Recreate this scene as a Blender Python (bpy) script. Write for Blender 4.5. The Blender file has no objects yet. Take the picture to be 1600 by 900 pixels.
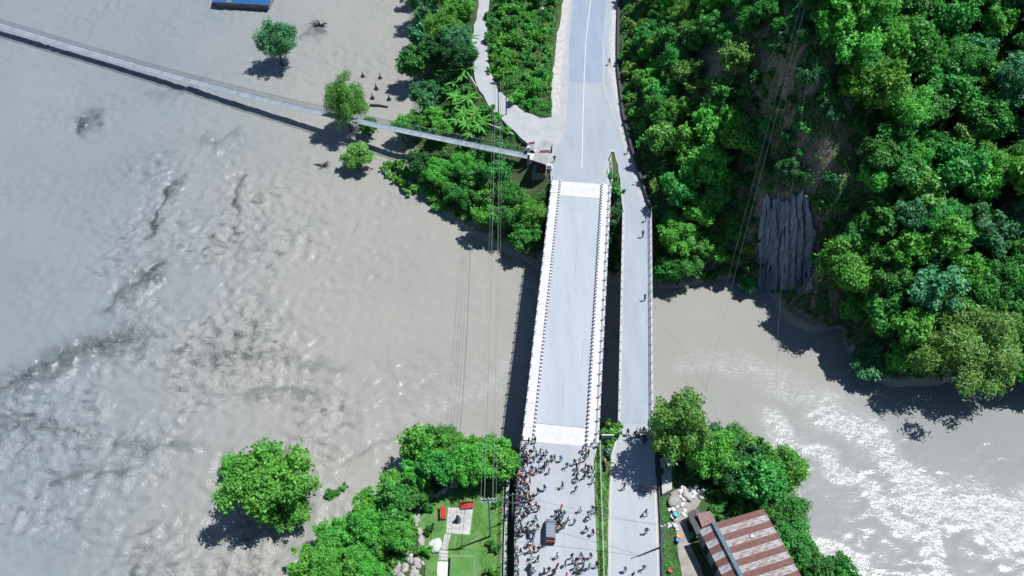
import bpy, bmesh, math, random
import numpy as np
from mathutils import Vector, Matrix

# ------------------------------------------------------------------ camera, sky, sun
SC = bpy.context.scene
C = SC.collection
FPX, TILT, HC = 1350.0, math.radians(50.3), 113.5      # focal length in 1600-px units, tilt below horizon, height over the road
ST, CT = math.sin(TILT), math.cos(TILT)
cam_d = bpy.data.cameras.new('camera'); cam = bpy.data.objects.new('camera', cam_d); C.objects.link(cam)
cam_d.sensor_width = 36; cam_d.lens = 36 * FPX / 1600; cam_d.clip_start = 0.5; cam_d.clip_end = 3000
cam.location = (0, 0, HC); cam.rotation_euler = (math.pi / 2 - TILT, 0, 0)
SC.camera = cam
SUN = Vector((0.43, 0.17, 1.0)).normalized()            # towards the sun
w = bpy.data.worlds.new('World'); SC.world = w; w.use_nodes = True
wn = w.node_tree.nodes; wl = w.node_tree.links; wn.clear()
sky = wn.new('ShaderNodeTexSky'); sky.sky_type = 'NISHITA'; sky.sun_disc = False; sky.dust_density = 0.2; sky.ozone_density = 4.0; sky.air_density = 1.0
sky.sun_elevation = math.asin(SUN.z); sky.sun_rotation = math.atan2(SUN.x, SUN.y)
bg = wn.new('ShaderNodeBackground'); bg.inputs[1].default_value = 0.07
wo = wn.new('ShaderNodeOutputWorld'); wl.new(sky.outputs[0], bg.inputs[0]); wl.new(bg.outputs[0], wo.inputs[0])
sd = bpy.data.lights.new('sun', 'SUN'); sd.energy = 4.7; sd.angle = math.radians(0.5); sd.color = (1.0, 0.985, 0.96)
so = bpy.data.objects.new('sun', sd); C.objects.link(so); so.location = (60, 30, 160)
so.rotation_euler = SUN.to_track_quat('Z', 'Y').to_euler()
vs = SC.view_settings; vs.view_transform = 'Standard'; vs.look = 'None'; vs.exposure = 0.5; vs.gamma = 1.0
vs.use_curve_mapping = False

random.seed(7); RNG = np.random.default_rng(7)
WL = -8.5                                               # water level, road level is 0

def P(px, py, z=0.0):
    u = (px - 800) / FPX; v = (py - 450) / FPX
    d = (HC - z) / (ST + v * CT)
    return np.array([u * d, d * (CT - v * ST), z])
def PX(x, y, z):
    h = HC - z; d = y * CT + h * ST
    return 800 + FPX * x / d, 450 + FPX * (h * CT - y * ST) / d
def poly_w(pts, z=0.0): return [tuple(P(a, b, z)[:2]) for a, b in pts]

# ------------------------------------------------------------------ numpy noise
_perm = np.random.default_rng(3).permutation(512)
_ga = np.random.default_rng(4).uniform(0, 2 * math.pi, 512)
def pn(x, y, s=0):
    x = np.asarray(x, float) + s * 17.31; y = np.asarray(y, float) + s * 9.77
    xi = np.floor(x).astype(int); yi = np.floor(y).astype(int); xf = x - xi; yf = y - yi
    def g(ix, iy, dx, dy):
        a = _ga[_perm[(_perm[ix & 511] + iy) & 511]]
        return np.cos(a) * dx + np.sin(a) * dy
    u = xf ** 3 * (xf * (xf * 6 - 15) + 10); v = yf ** 3 * (yf * (yf * 6 - 15) + 10)
    a = g(xi, yi, xf, yf); b = g(xi + 1, yi, xf - 1, yf); c = g(xi, yi + 1, xf, yf - 1); d = g(xi + 1, yi + 1, xf - 1, yf - 1)
    return 1.5 * ((a + (b - a) * u) + ((c + (d - c) * u) - (a + (b - a) * u)) * v)
def inpoly(x, y, poly):
    x = np.asarray(x, float); y = np.asarray(y, float); r = np.zeros(x.shape, bool); n = len(poly)
    for i in range(n):
        x1, y1 = poly[i]; x2, y2 = poly[(i + 1) % n]
        if y1 == y2: continue
        c = ((y1 > y) != (y2 > y)) & (x < (x2 - x1) * (y - y1) / (y2 - y1) + x1)
        r ^= c
    return r
def polydist(x, y, pl):
    """distance to a polyline and the parameter 0..1 along it, and signed side"""
    best = np.full(x.shape, 1e9); side = np.zeros(x.shape); tt = np.zeros(x.shape); n = len(pl) - 1
    for i in range(n):
        ax, ay = pl[i]; bx, by = pl[i + 1]; dx, dy = bx - ax, by - ay; L = dx * dx + dy * dy
        t = np.clip(((x - ax) * dx + (y - ay) * dy) / L, 0, 1)
        d = np.hypot(x - ax - t * dx, y - ay - t * dy); m = d < best
        best[m] = d[m]; side[m] = np.sign((x - ax) * dy - (y - ay) * dx)[m]; tt[m] = ((i + t) / n)[m]
    return best, tt, side

# ------------------------------------------------------------------ materials
MATS = {}
ALB = 0.72       # albedos below were noted for exposure 0
def nmat(name):
    m = bpy.data.materials.new(name); m.use_nodes = True; MATS[name] = m
    return m, m.node_tree.nodes, m.node_tree.links, m.node_tree.nodes['Principled BSDF']
def ramp(N, stops):
    r = N.new('ShaderNodeValToRGB'); e = r.color_ramp.elements
    while len(e) < len(stops): e.new(0.5)
    for i, (p, c) in enumerate(stops):
        e[i].position = p; e[i].color = (*c, 1) if len(c) == 3 else c
    return r
def noise_node(N, L, scale, detail=4, rough=0.6, coord='world', stretch=None):
    n = N.new('ShaderNodeTexNoise'); n.inputs['Scale'].default_value = scale; n.inputs['Detail'].default_value = detail
    n.inputs['Roughness'].default_value = rough
    if coord == 'world': o = N.new('ShaderNodeNewGeometry').outputs['Position']
    else: o = N.new('ShaderNodeTexCoord').outputs['Object']
    if stretch:
        mp = N.new('ShaderNodeMapping'); mp.inputs['Scale'].default_value = stretch[0:3]
        if len(stretch) > 3: mp.inputs['Rotation'].default_value = (0, 0, stretch[3])
        L.new(o, mp.inputs[0]); o = mp.outputs[0]
    L.new(o, n.inputs['Vector']); return n
def pmat(name, c1, c2=None, scale=1.5, rough=0.8, bump=0.15, bscale=12, metal=0, coord='world', stretch=None, lo=0.35, hi=0.65, spec=0.4, jitter=0.0, stain=0.0):
    m, N, L, B = nmat(name)
    c2 = c2 or tuple(x * 0.75 for x in c1); c1 = tuple(x * ALB for x in c1); c2 = tuple(x * ALB for x in c2)
    n = noise_node(N, L, scale, 5, 0.62, coord, stretch); r = ramp(N, [(lo, c1), (hi, c2)])
    L.new(n.outputs[0], r.inputs[0]); col = r.outputs[0]
    if stain:
        sn = noise_node(N, L, 0.9, 9, 0.72, coord, (2.2, 0.6, 1, -0.1)); sr = ramp(N, [(0.30, (1 - stain,) * 3), (0.46, (1, 1, 1)), (0.8, (1 + stain * .3,) * 3)]); L.new(sn.outputs[0], sr.inputs[0])
        sm_ = N.new('ShaderNodeMix'); sm_.data_type = 'RGBA'; sm_.blend_type = 'MULTIPLY'; sm_.inputs[0].default_value = 1.0
        L.new(col, sm_.inputs[6]); L.new(sr.outputs[0], sm_.inputs[7]); col = sm_.outputs[2]
    if jitter:
        hs = N.new('ShaderNodeHueSaturation'); oi = N.new('ShaderNodeObjectInfo'); mr = N.new('ShaderNodeMapRange')
        mr.inputs[3].default_value = 1 - jitter; mr.inputs[4].default_value = 1 + jitter
        L.new(oi.outputs['Random'], mr.inputs[0]); L.new(mr.outputs[0], hs.inputs['Value']); L.new(col, hs.inputs['Color']); col = hs.outputs[0]
    L.new(col, B.inputs['Base Color'])
    B.inputs['Roughness'].default_value = rough; B.inputs['Metallic'].default_value = metal; B.inputs['Specular IOR Level'].default_value = spec
    if bump:
        b = N.new('ShaderNodeBump'); b.inputs['Strength'].default_value = bump; b.inputs['Distance'].default_value = 0.05
        n2 = noise_node(N, L, bscale, 4, 0.6, coord); L.new(n2.outputs[0], b.inputs['Height']); L.new(b.outputs[0], B.inputs['Normal'])
    return m
def leafmat(name, a, b, trans=0.3, hue=0.015):
    m, N, L, B = nmat(name)
    at = N.new('ShaderNodeAttribute'); at.attribute_name = 'lv'
    r = ramp(N, [(0.0, a), (1.0, b)]); L.new(at.outputs['Fac'], r.inputs[0])
    oi = N.new('ShaderNodeObjectInfo'); hs = N.new('ShaderNodeHueSaturation')
    for inp, lo, hi in (('Hue', 0.5 - hue, 0.5 + hue), ('Value', 0.78, 1.2)):
        mr = N.new('ShaderNodeMapRange'); mr.inputs[3].default_value = lo; mr.inputs[4].default_value = hi
        L.new(oi.outputs['Random'], mr.inputs[0]); L.new(mr.outputs[0], hs.inputs[inp])
    L.new(r.outputs[0], hs.inputs['Color']); L.new(hs.outputs[0], B.inputs['Base Color'])
    B.inputs['Roughness'].default_value = 0.5; B.inputs['Specular IOR Level'].default_value = 0.35
    tr = N.new('ShaderNodeBsdfTranslucent'); mx = N.new('ShaderNodeMixShader'); mx.inputs[0].default_value = trans
    L.new(hs.outputs[0], tr.inputs[0]); L.new(B.outputs[0], mx.inputs[1]); L.new(tr.outputs[0], mx.inputs[2])
    L.new(mx.outputs[0], N['Material Output'].inputs['Surface'])
    return m
leafmat('leaf_bright', (0.052, 0.250, 0.030), (0.180, 0.530, 0.075), 0.35)
leafmat('leaf_mid', (0.028, 0.175, 0.032), (0.105, 0.420, 0.075), 0.35)
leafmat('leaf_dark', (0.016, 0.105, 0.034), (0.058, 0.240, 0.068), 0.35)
leafmat('leaf_blue', (0.030, 0.160, 0.062), (0.115, 0.380, 0.150), 0.35)
leafmat('leaf_olive', (0.080, 0.245, 0.040), (0.220, 0.490, 0.110), 0.35)
leafmat('leaf_under', (0.022, 0.130, 0.028), (0.105, 0.370, 0.062), 0.35)
leafmat('grass_blade', (0.050, 0.150, 0.018), (0.150, 0.290, 0.050))
pmat('bark', (0.13, 0.10, 0.075), (0.07, 0.055, 0.04), 6, 0.9, 0.4, 20, coord='obj')
pmat('concrete_road', (0.382, 0.428, 0.479), (0.322, 0.372, 0.428), 0.22, 0.85, 0.1, 14, stretch=(1.6, 0.35, 1, -0.1), stain=0.09)
pmat('approach_concrete', (0.435, 0.465, 0.50), (0.38, 0.41, 0.45), 0.22, 0.85, 0.1, 14, stretch=(1.6, 0.35, 1, -0.1), stain=0.08)
pmat('road_dirt', (0.465, 0.479, 0.497), (0.382, 0.403, 0.431), 0.35, 0.9, 0.3, 5, stain=0.09)
pmat('asphalt_pale', (0.264, 0.331, 0.442), (0.308, 0.375, 0.479), 0.3, 0.85, 0.1, 25, stretch=(1.6, 0.25, 1, -0.1), stain=0.09)
pmat('gravel_pale', (0.556, 0.556, 0.556), (0.403, 0.389, 0.375), 0.9, 0.95, 0.5, 7, lo=0.42, hi=0.7)
pmat('deck_concrete', (0.442, 0.483, 0.535), (0.382, 0.431, 0.489), 0.25, 0.8, 0.08, 15, stretch=(1.8, 0.2, 1, -0.11), stain=0.09)
pmat('white_concrete', (0.70, 0.705, 0.71), (0.60, 0.61, 0.62), 0.8, 0.85, 0.15, 10, jitter=0.05, stain=0.09)
pmat('white_paint', (0.722, 0.722, 0.722), (0.597, 0.597, 0.611), 2.5, 0.6, 0.05)
pmat('old_concrete', (0.36, 0.35, 0.34), (0.24, 0.235, 0.23), 1.2, 0.9, 0.3, 6)
pmat('yellow_paint', (0.72, 0.62, 0.36), (0.6, 0.53, 0.36), 1.2, 0.7, 0.05)
pmat('dark_stone', (0.085, 0.085, 0.085), (0.045, 0.05, 0.05), 1.5, 0.9, 0.4, 5)
pmat('galvanised', (0.50, 0.54, 0.58), (0.40, 0.44, 0.48), 3, 0.45, 0.05, metal=0.5)
pmat('steel_pale', (0.62, 0.68, 0.72), (0.48, 0.55, 0.60), 2, 0.5, 0.05, metal=0.2)
pmat('deck_steel', (0.48, 0.56, 0.63), (0.38, 0.46, 0.53), 1.2, 0.55, 0.05, metal=0.15, jitter=0.12)
pmat('steel_dark', (0.10, 0.11, 0.12), (0.06, 0.065, 0.07), 3, 0.5, 0.05, metal=0.4)
pmat('wire_grey', (0.36, 0.39, 0.40), (0.30, 0.32, 0.33), 3, 0.5, 0, metal=0.3)
pmat('mesh_green', (0.14, 0.20, 0.20), (0.10, 0.15, 0.15), 3, 0.6, 0)
pmat('wood_dark', (0.06, 0.05, 0.045), (0.03, 0.027, 0.025), 3, 0.8, 0.3, 12)
pmat('rubber', (0.02, 0.02, 0.02), (0.03, 0.03, 0.03), 3, 0.8, 0)
pmat('glass_dark', (0.03, 0.04, 0.05), (0.04, 0.05, 0.06), 3, 0.08, 0, spec=0.6)
pmat('red_paint', (0.55, 0.025, 0.035), (0.42, 0.02, 0.03), 3, 0.45, 0.03, coord='obj')
pmat('blue_roof', (0.030, 0.16, 0.42), (0.02, 0.11, 0.33), 1.5, 0.35, 0.05)
pmat('grey_paint', (0.30, 0.34, 0.40), (0.25, 0.29, 0.35), 3, 0.3, 0, coord='obj', metal=0.3)
pmat('tin_grey', (0.40, 0.42, 0.43), (0.30, 0.32, 0.33), 1.2, 0.5, 0.1, 6, metal=0.25, jitter=0.08)
pmat('earth', (0.20, 0.15, 0.10), (0.11, 0.085, 0.06), 1.1, 0.95, 0.5, 4)
pmat('alley_dirt', (0.40, 0.37, 0.34), (0.30, 0.27, 0.24), 0.9, 0.95, 0.4, 6)
pmat('flagstone', (0.58, 0.575, 0.56), (0.44, 0.44, 0.43), 1.4, 0.85, 0.2, 8, jitter=0.10)
pmat('stone_pale', (0.50, 0.48, 0.45), (0.34, 0.33, 0.31), 2.2, 0.9, 0.4, 7, coord='obj', jitter=0.18)
pmat('sack_white', (0.78, 0.77, 0.80), (0.60, 0.58, 0.62), 3, 0.7, 0.3, 8, coord='obj', jitter=0.12)
pmat('plastic_teal', (0.03, 0.50, 0.48), (0.03, 0.4, 0.4), 3, 0.4, 0)
pmat('plastic_green', (0.02, 0.55, 0.25), (0.02, 0.45, 0.2), 3, 0.4, 0)
pmat('plastic_yellow', (0.75, 0.42, 0.03), (0.65, 0.35, 0.03), 3, 0.4, 0)
pmat('plastic_blue', (0.04, 0.28, 0.55), (0.04, 0.22, 0.45), 3, 0.4, 0)
pmat('maroon', (0.17, 0.035, 0.05), (0.11, 0.03, 0.04), 2, 0.7, 0.1)
pmat('wall_grey', (0.34, 0.33, 0.32), (0.22, 0.21, 0.20), 0.9, 0.9, 0.2, 6)
pmat('bronze', (0.10, 0.17, 0.22), (0.06, 0.10, 0.13), 4, 0.5, 0.1, metal=0.3)
def lawn_mat():
    m, N, L, B = nmat('lawn')
    a = noise_node(N, L, 0.33, 5, 0.65); r = ramp(N, [(0.3, (0.052, 0.165, 0.026)), (0.5, (0.078, 0.205, 0.042)), (0.72, (0.14, 0.20, 0.085))])
    L.new(a.outputs[0], r.inputs[0])
    b = noise_node(N, L, 9, 3); mx = N.new('ShaderNodeMix'); mx.data_type = 'RGBA'; mx.blend_type = 'MULTIPLY'; mx.inputs[0].default_value = 0.7
    r2 = ramp(N, [(0.3, (0.6, 0.6, 0.6)), (0.7, (1.2, 1.2, 1.2))]); L.new(b.outputs[0], r2.inputs[0])
    L.new(r.outputs[0], mx.inputs[6]); L.new(r2.outputs[0], mx.inputs[7]); L.new(mx.outputs[2], B.inputs['Base Color'])
    B.inputs['Roughness'].default_value = 0.9
    bp = N.new('ShaderNodeBump'); bp.inputs['Strength'].default_value = 0.6; bp.inputs['Distance'].default_value = 0.1
    L.new(b.outputs[0], bp.inputs['Height']); L.new(bp.outputs[0], B.inputs['Normal'])
lawn_mat()
def rust_mat(name, c, streak, amount):
    """painted corrugated sheet with rust streaks running down the sheet (local Y)"""
    m, N, L, B = nmat(name)
    n = noise_node(N, L, 1.0, 6, 0.7, 'obj', (6.0, 0.55, 1)); n2 = noise_node(N, L, 0.8, 4, 0.6, 'obj')
    ad = N.new('ShaderNodeMath'); ad.operation = 'MULTIPLY_ADD'; ad.inputs[1].default_value = 0.4
    L.new(n2.outputs[0], ad.inputs[0]); L.new(n.outputs[0], ad.inputs[2])
    r = ramp(N, [(0.0, c), (amount, c), (amount + 0.09, streak)]); L.new(ad.outputs[0], r.inputs[0])
    L.new(r.outputs[0], B.inputs['Base Color']); B.inputs['Roughness'].default_value = 0.6
rust_mat('sheet_white', (0.33, 0.35, 0.37), (0.20, 0.13, 0.105), 0.665)
rust_mat('sheet_rust', (0.165, 0.078, 0.066), (0.115, 0.05, 0.042), 0.68)
def ground_mat():
    m, N, L, B = nmat('ground_earth')
    g = N.new('ShaderNodeNewGeometry'); sx = N.new('ShaderNodeSeparateXYZ'); L.new(g.outputs['Normal'], sx.inputs[0])
    sp = N.new('ShaderNodeSeparateXYZ'); L.new(g.outputs['Position'], sp.inputs[0])
    n = noise_node(N, L, 0.35, 6, 0.65); soil = ramp(N, [(0.35, (0.030, 0.075, 0.016)), (0.55, (0.045, 0.070, 0.024)), (0.75, (0.10, 0.085, 0.058))]); L.new(n.outputs[0], soil.inputs[0])
    n2 = noise_node(N, L, 1.0, 6, 0.7, 'world', (1.4, 1.4, 0.18)); rock = ramp(N, [(0.3, (0.05, 0.05, 0.045)), (0.5, (0.14, 0.12, 0.10)), (0.72, (0.27, 0.22, 0.17))]); L.new(n2.outputs[0], rock.inputs[0])
    mr = N.new('ShaderNodeMapRange'); mr.inputs[1].default_value = 0.72; mr.inputs[2].default_value = 0.5; L.new(sx.outputs[2], mr.inputs[0])
    mx = N.new('ShaderNodeMix'); mx.data_type = 'RGBA'; L.new(mr.outputs[0], mx.inputs[0]); L.new(soil.outputs[0], mx.inputs[6]); L.new(rock.outputs[0], mx.inputs[7])
    n3 = noise_node(N, L, 0.25, 4); ma = N.new('ShaderNodeMath'); ma.operation = 'MULTIPLY_ADD'; ma.inputs[1].default_value = 1.6; L.new(n3.outputs[0], ma.inputs[0]); L.new(sp.outputs[2], ma.inputs[2])
    ms = N.new('ShaderNodeMapRange'); ms.inputs[1].default_value = WL + 2.3; ms.inputs[2].default_value = WL + 1.5; L.new(ma.outputs[0], ms.inputs[0])
    m2 = N.new('ShaderNodeMix'); m2.data_type = 'RGBA'; L.new(ms.outputs[0], m2.inputs[0]); L.new(mx.outputs[2], m2.inputs[6]); m2.inputs[7].default_value = (0.26, 0.25, 0.22, 1)
    L.new(m2.outputs[2], B.inputs['Base Color']); B.inputs['Roughness'].default_value = 0.95
    bp = N.new('ShaderNodeBump'); bp.inputs['Strength'].default_value = 0.7; bp.inputs['Distance'].default_value = 0.3
    n4 = noise_node(N, L, 1.6, 5); L.new(n4.outputs[0], bp.inputs['Height']); L.new(bp.outputs[0], B.inputs['Normal'])
ground_mat()
def cliff_mat():
    m, N, L, B = nmat('cliff_rock')
    n = noise_node(N, L, 1.0, 7, 0.7, 'world', (2.4, 2.4, 0.22)); r = ramp(N, [(0.25, (0.04, 0.06, 0.075)), (0.5, (0.16, 0.21, 0.26)), (0.75, (0.33, 0.39, 0.45))]); L.new(n.outputs[0], r.inputs[0])
    L.new(r.outputs[0], B.inputs['Base Color']); B.inputs['Roughness'].default_value = 0.9
    bp = N.new('ShaderNodeBump'); bp.inputs['Strength'].default_value = 0.8; bp.inputs['Distance'].default_value = 0.3; L.new(n.outputs[0], bp.inputs['Height']); L.new(bp.outputs[0], B.inputs['Normal'])
cliff_mat()
def water_mat():
    m, N, L, B = nmat('muddy_water')
    def attr(n):
        a = N.new('ShaderNodeAttribute'); a.attribute_name = n; return a.outputs['Fac']
    def math_(op, a, b):
        q = N.new('ShaderNodeMath'); q.operation = op
        for i, v in enumerate((a, b)):
            if isinstance(v, (int, float)): q.inputs[i].default_value = v
            else: L.new(v, q.inputs[i])
        return q.outputs[0]
    mud = noise_node(N, L, 0.05, 5, 0.6); r1 = ramp(N, [(0.3, (0.255, 0.252, 0.228)), (0.7, (0.228, 0.230, 0.215))]); L.new(mud.outputs[0], r1.inputs[0])
    r2 = ramp(N, [(0.3, (0.192, 0.216, 0.232)), (0.7, (0.165, 0.192, 0.210))]); L.new(mud.outputs[0], r2.inputs[0])
    mx = N.new('ShaderNodeMix'); mx.data_type = 'RGBA'; L.new(attr('silt'), mx.inputs[0]); L.new(r1.outputs[0], mx.inputs[6]); L.new(r2.outputs[0], mx.inputs[7])
    fn = noise_node(N, L, 1.5, 7, 0.75, 'world', (0.7, 1.6, 1, 0.6)); fr = ramp(N, [(0.43, (0, 0, 0)), (0.74, (1, 1, 1))]); L.new(fn.outputs[0], fr.inputs[0])
    fo = math_('MINIMUM', math_('MULTIPLY', attr('foam'), math_('ADD', fr.outputs[0], 0.06)), 1.0)
    m2 = N.new('ShaderNodeMix'); m2.data_type = 'RGBA'; L.new(fo, m2.inputs[0]); L.new(mx.outputs[2], m2.inputs[6]); m2.inputs[7].default_value = (0.52, 0.53, 0.54, 1)
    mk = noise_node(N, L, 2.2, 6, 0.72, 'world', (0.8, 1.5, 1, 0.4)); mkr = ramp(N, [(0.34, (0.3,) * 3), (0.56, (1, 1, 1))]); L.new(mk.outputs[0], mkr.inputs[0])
    m3 = N.new('ShaderNodeMix'); m3.data_type = 'RGBA'; L.new(math_('MULTIPLY', attr('wave_shade'), mkr.outputs[0]), m3.inputs[0]); L.new(m2.outputs[2], m3.inputs[6]); m3.inputs[7].default_value = (0.045, 0.058, 0.062, 1); m2 = m3  # near-black tint paints the shaded wave faces into the water colour
    L.new(m2.outputs[2], B.inputs['Base Color']); B.inputs['Specular IOR Level'].default_value = 0.4; B.inputs['IOR'].default_value = 1.33; B.inputs['Roughness'].default_value = 0.16
    n1 = noise_node(N, L, 0.9, 5, 0.62); n2 = noise_node(N, L, 3.0, 3, 0.5)
    b1 = N.new('ShaderNodeBump'); b1.inputs['Distance'].default_value = 0.55; L.new(math_('ADD', math_('MULTIPLY', attr('rough'), 0.95), 0.03), b1.inputs['Strength']); L.new(n1.outputs[0], b1.inputs['Height'])
    b2 = N.new('ShaderNodeBump'); b2.inputs['Distance'].default_value = 0.10; L.new(math_('ADD', math_('MULTIPLY', attr('rough'), 0.8), 0.06), b2.inputs['Strength']); L.new(n2.outputs[0], b2.inputs['Height']); L.new(b1.outputs[0], b2.inputs['Normal'])
    L.new(b2.outputs[0], B.inputs['Normal'])
water_mat()
SHIRT = {'black': (0.02, 0.02, 0.025), 'charcoal': (0.05, 0.055, 0.06), 'navy blue': (0.02, 0.035, 0.13), 'blue': (0.04, 0.12, 0.45), 'sky blue': (0.14, 0.42, 0.68),
         'teal': (0.03, 0.28, 0.33), 'green': (0.04, 0.16, 0.08), 'red': (0.58, 0.03, 0.03), 'crimson': (0.42, 0.02, 0.09), 'maroon': (0.15, 0.025, 0.045), 'pink': (0.60, 0.25, 0.28),
         'orange': (0.75, 0.2, 0.08), 'yellow': (0.42, 0.38, 0.08), 'white': (0.75, 0.76, 0.78), 'grey': (0.28, 0.3, 0.33), 'brown': (0.14, 0.08, 0.05), 'light blue': (0.35, 0.5, 0.72), 'purple': (0.16, 0.07, 0.25)}
for k, c in SHIRT.items(): pmat('cloth_' + k, tuple(min(1.1, x * 1.45) for x in c), tuple(x * 1.2 for x in c), 8, 0.85, 0, coord='obj')
TROU = {'dark': (0.025, 0.027, 0.035), 'denim': (0.05, 0.09, 0.19), 'khaki': (0.27, 0.22, 0.15), 'grey': (0.16, 0.17, 0.18)}
for k, c in TROU.items(): pmat('trouser_' + k, c, tuple(x * 0.8 for x in c), 8, 0.85, 0, coord='obj')
pmat('skin', (0.32, 0.17, 0.105), (0.28, 0.15, 0.09), 8, 0.55, 0, coord='obj'); pmat('hair', (0.012, 0.010, 0.010), (0.02, 0.017, 0.015), 8, 0.5, 0, coord='obj')

# ------------------------------------------------------------------ mesh helpers
def tag(o, label=None, cat=None, group=None, kind=None):
    if label: o['label'] = label
    if cat: o['category'] = cat
    if group: o['group'] = group
    if kind: o['kind'] = kind
    return o
def link(name, me, parent=None, loc=None, rz=0.0):
    o = bpy.data.objects.new(name, me); C.objects.link(o)
    if parent: o.parent = parent
    if loc is not None: o.location = loc
    if rz: o.rotation_euler[2] = rz
    return o
def thing(name, loc, label, cat, group=None, rz=0.0):
    return tag(link(name, None, None, loc, rz), label, cat, group)
class MB:
    def __init__(s): s.v = []; s.f = []; s.m = []
    def add(s, V, F, m=0):
        b = len(s.v); s.v += [tuple(map(float, q)) for q in V]; s.f += [tuple(b + i for i in q) for q in F]; s.m += [m] * len(F); return s
    def hexa(s, A, B, m=0):      # two quads, bottom and top
        return s.add(list(A) + list(B), [(3, 2, 1, 0), (4, 5, 6, 7), (0, 1, 5, 4), (1, 2, 6, 5), (2, 3, 7, 6), (3, 0, 4, 7)], m)
    def box(s, x0, x1, y0, y1, z0, z1, m=0):
        return s.hexa([(x0, y0, z0), (x1, y0, z0), (x1, y1, z0), (x0, y1, z0)], [(x0, y0, z1), (x1, y0, z1), (x1, y1, z1), (x0, y1, z1)], m)
    def prism(s, poly, z0, z1, m=0, mside=None):
        n = len(poly); a = sum(poly[i][0] * poly[(i + 1) % n][1] - poly[(i + 1) % n][0] * poly[i][1] for i in range(n))
        if a < 0: poly = poly[::-1]
        s.add([(x, y, z1) for x, y in poly], [tuple(range(n))], m)
        b = [(x, y, z0) for x, y in poly] + [(x, y, z1) for x, y in poly]
        return s.add(b, [(i, (i + 1) % n, n + (i + 1) % n, n + i) for i in range(n)], m if mside is None else mside)
    def tube(s, pts, r, n=6, m=0, caps=True):
        pts = [Vector(p) for p in pts]; k = len(pts); rr = r if hasattr(r, '__len__') else [r] * k; V = []; F = []
        up = None
        for i, p in enumerate(pts):
            d = (pts[min(i + 1, k - 1)] - pts[max(i - 1, 0)]).normalized()
            if up is None: up = Vector((1, 0, 0)) if abs(d.x) < 0.9 else Vector((0, 1, 0))
            a = d.cross(up).normalized(); b = a.cross(d).normalized(); up = b if abs(d.dot(b)) < .9 else up
            for j in range(n):
                t = 2 * math.pi * j / n; V.append(p + (a * math.cos(t) + b * math.sin(t)) * rr[i])
        for i in range(k - 1):
            for j in range(n): F.append((i * n + j, i * n + (j + 1) % n, (i + 1) * n + (j + 1) % n, (i + 1) * n + j))
        if caps: F.append(tuple(range(n - 1, -1, -1))); F.append(tuple(range((k - 1) * n, k * n)))
        return s.add(V, F, m)
    def lathe(s, prof, n=10, m=0, c=(0, 0, 0)):
        V = [(c[0] + r * math.cos(2 * math.pi * j / n), c[1] + r * math.sin(2 * math.pi * j / n), c[2] + z) for r, z in prof for j in range(n)]
        F = [(i * n + j, i * n + (j + 1) % n, (i + 1) * n + (j + 1) % n, (i + 1) * n + j) for i in range(len(prof) - 1) for j in range(n)]
        F += [tuple(range(n - 1, -1, -1)), tuple(range((len(prof) - 1) * n, len(prof) * n))]
        return s.add(V, F, m)
    def mesh(s, name, mats, origin=(0, 0, 0), smooth=False):
        ox, oy, oz = origin; me = bpy.data.meshes.new(name)
        me.from_pydata([(x - ox, y - oy, z - oz) for x, y, z in s.v], [], s.f)
        for q in (mats if isinstance(mats, (list, tuple)) else [mats]): me.materials.append(MATS[q])
        if any(s.m): me.polygons.foreach_set('material_index', s.m)
        if smooth: me.polygons.foreach_set('use_smooth', [True] * len(s.f))
        me.update(); return me
    def build(s, name, mats, parent=None, origin=None, smooth=False):
        if origin is None: origin = tuple(parent.location) if parent and not parent.parent and parent.rotation_euler[2] == 0 else (0, 0, 0)
        return link(name, s.mesh(name, mats, origin, smooth), parent)
def np_mesh(name, V, F, mat, smooth=False, attrs=None):
    me = bpy.data.meshes.new(name); nv, nf, k = len(V), len(F), F.shape[1]
    me.vertices.add(nv); me.vertices.foreach_set('co', np.ascontiguousarray(V, np.float32).ravel())
    me.loops.add(nf * k); me.loops.foreach_set('vertex_index', np.ascontiguousarray(F, np.int32).ravel())
    me.polygons.add(nf); me.polygons.foreach_set('loop_start', np.arange(0, nf * k, k, dtype=np.int32))
    if smooth: me.polygons.foreach_set('use_smooth', np.ones(nf, bool))
    me.update(calc_edges=True)
    for a, d in (attrs or {}).items():
        at = me.attributes.new(a, 'FLOAT', 'POINT'); at.data.foreach_set('value', np.ascontiguousarray(d, np.float32))
    me.materials.append(MATS[mat]); return me
def copy_tree(o, parent=None):
    c = o.copy(); C.objects.link(c); c.parent = parent
    for ch in o.children: copy_tree(ch, c)
    return c
def frange(a, b, n): return [a + (b - a) * i / (n - 1) for i in range(n)]
def structure(o): o['kind'] = 'structure'; return o

# ------------------------------------------------------------------ terrain (height field through surveyed points)
road_n_px = [(861, 291), (861, 264), (838, 242), (828, 227), (800, 201), (765, 167), (745, 132), (735, 92), (737, 60), (748, 10), (752, -60), (770, -60), (765, 0),
             (760, 60), (765, 110), (781, 142), (820, 175), (845, 185), (862, 183), (862, 130), (870, 60), (882, 0), (889, -60), (969, -60), (966, 0), (964, 100), (972, 180),
             (985, 235), (1000, 280), (1018, 337), (973, 335), (970, 290), (966, 258), (960, 238), (955, 237), (950, 250), (947, 272), (956, 290)]
app1_px = [(814, 688), (806, 760), (804, 830), (803, 1040), (939, 1040), (934, 880), (930, 800), (928, 720), (937, 688)]
app2_px = [(966, 655), (964, 682), (955, 712), (952, 760), (950, 830), (948, 1040), (1036, 1040), (1031, 830), (1027, 760), (1022, 700), (1019, 650)]
verge_px = [(937.5, 688), (928.6, 720), (930.6, 800), (934.6, 880), (939.6, 1040), (947.4, 1040), (949.4, 830), (951.4, 760), (954.4, 712), (963, 684)]
LZ = -3.0
lawn_px = [(788, 752), (745, 752), (700, 764), (676, 784), (656, 808), (652, 850), (664, 885), (664, 1000), (783, 1000)]
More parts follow.
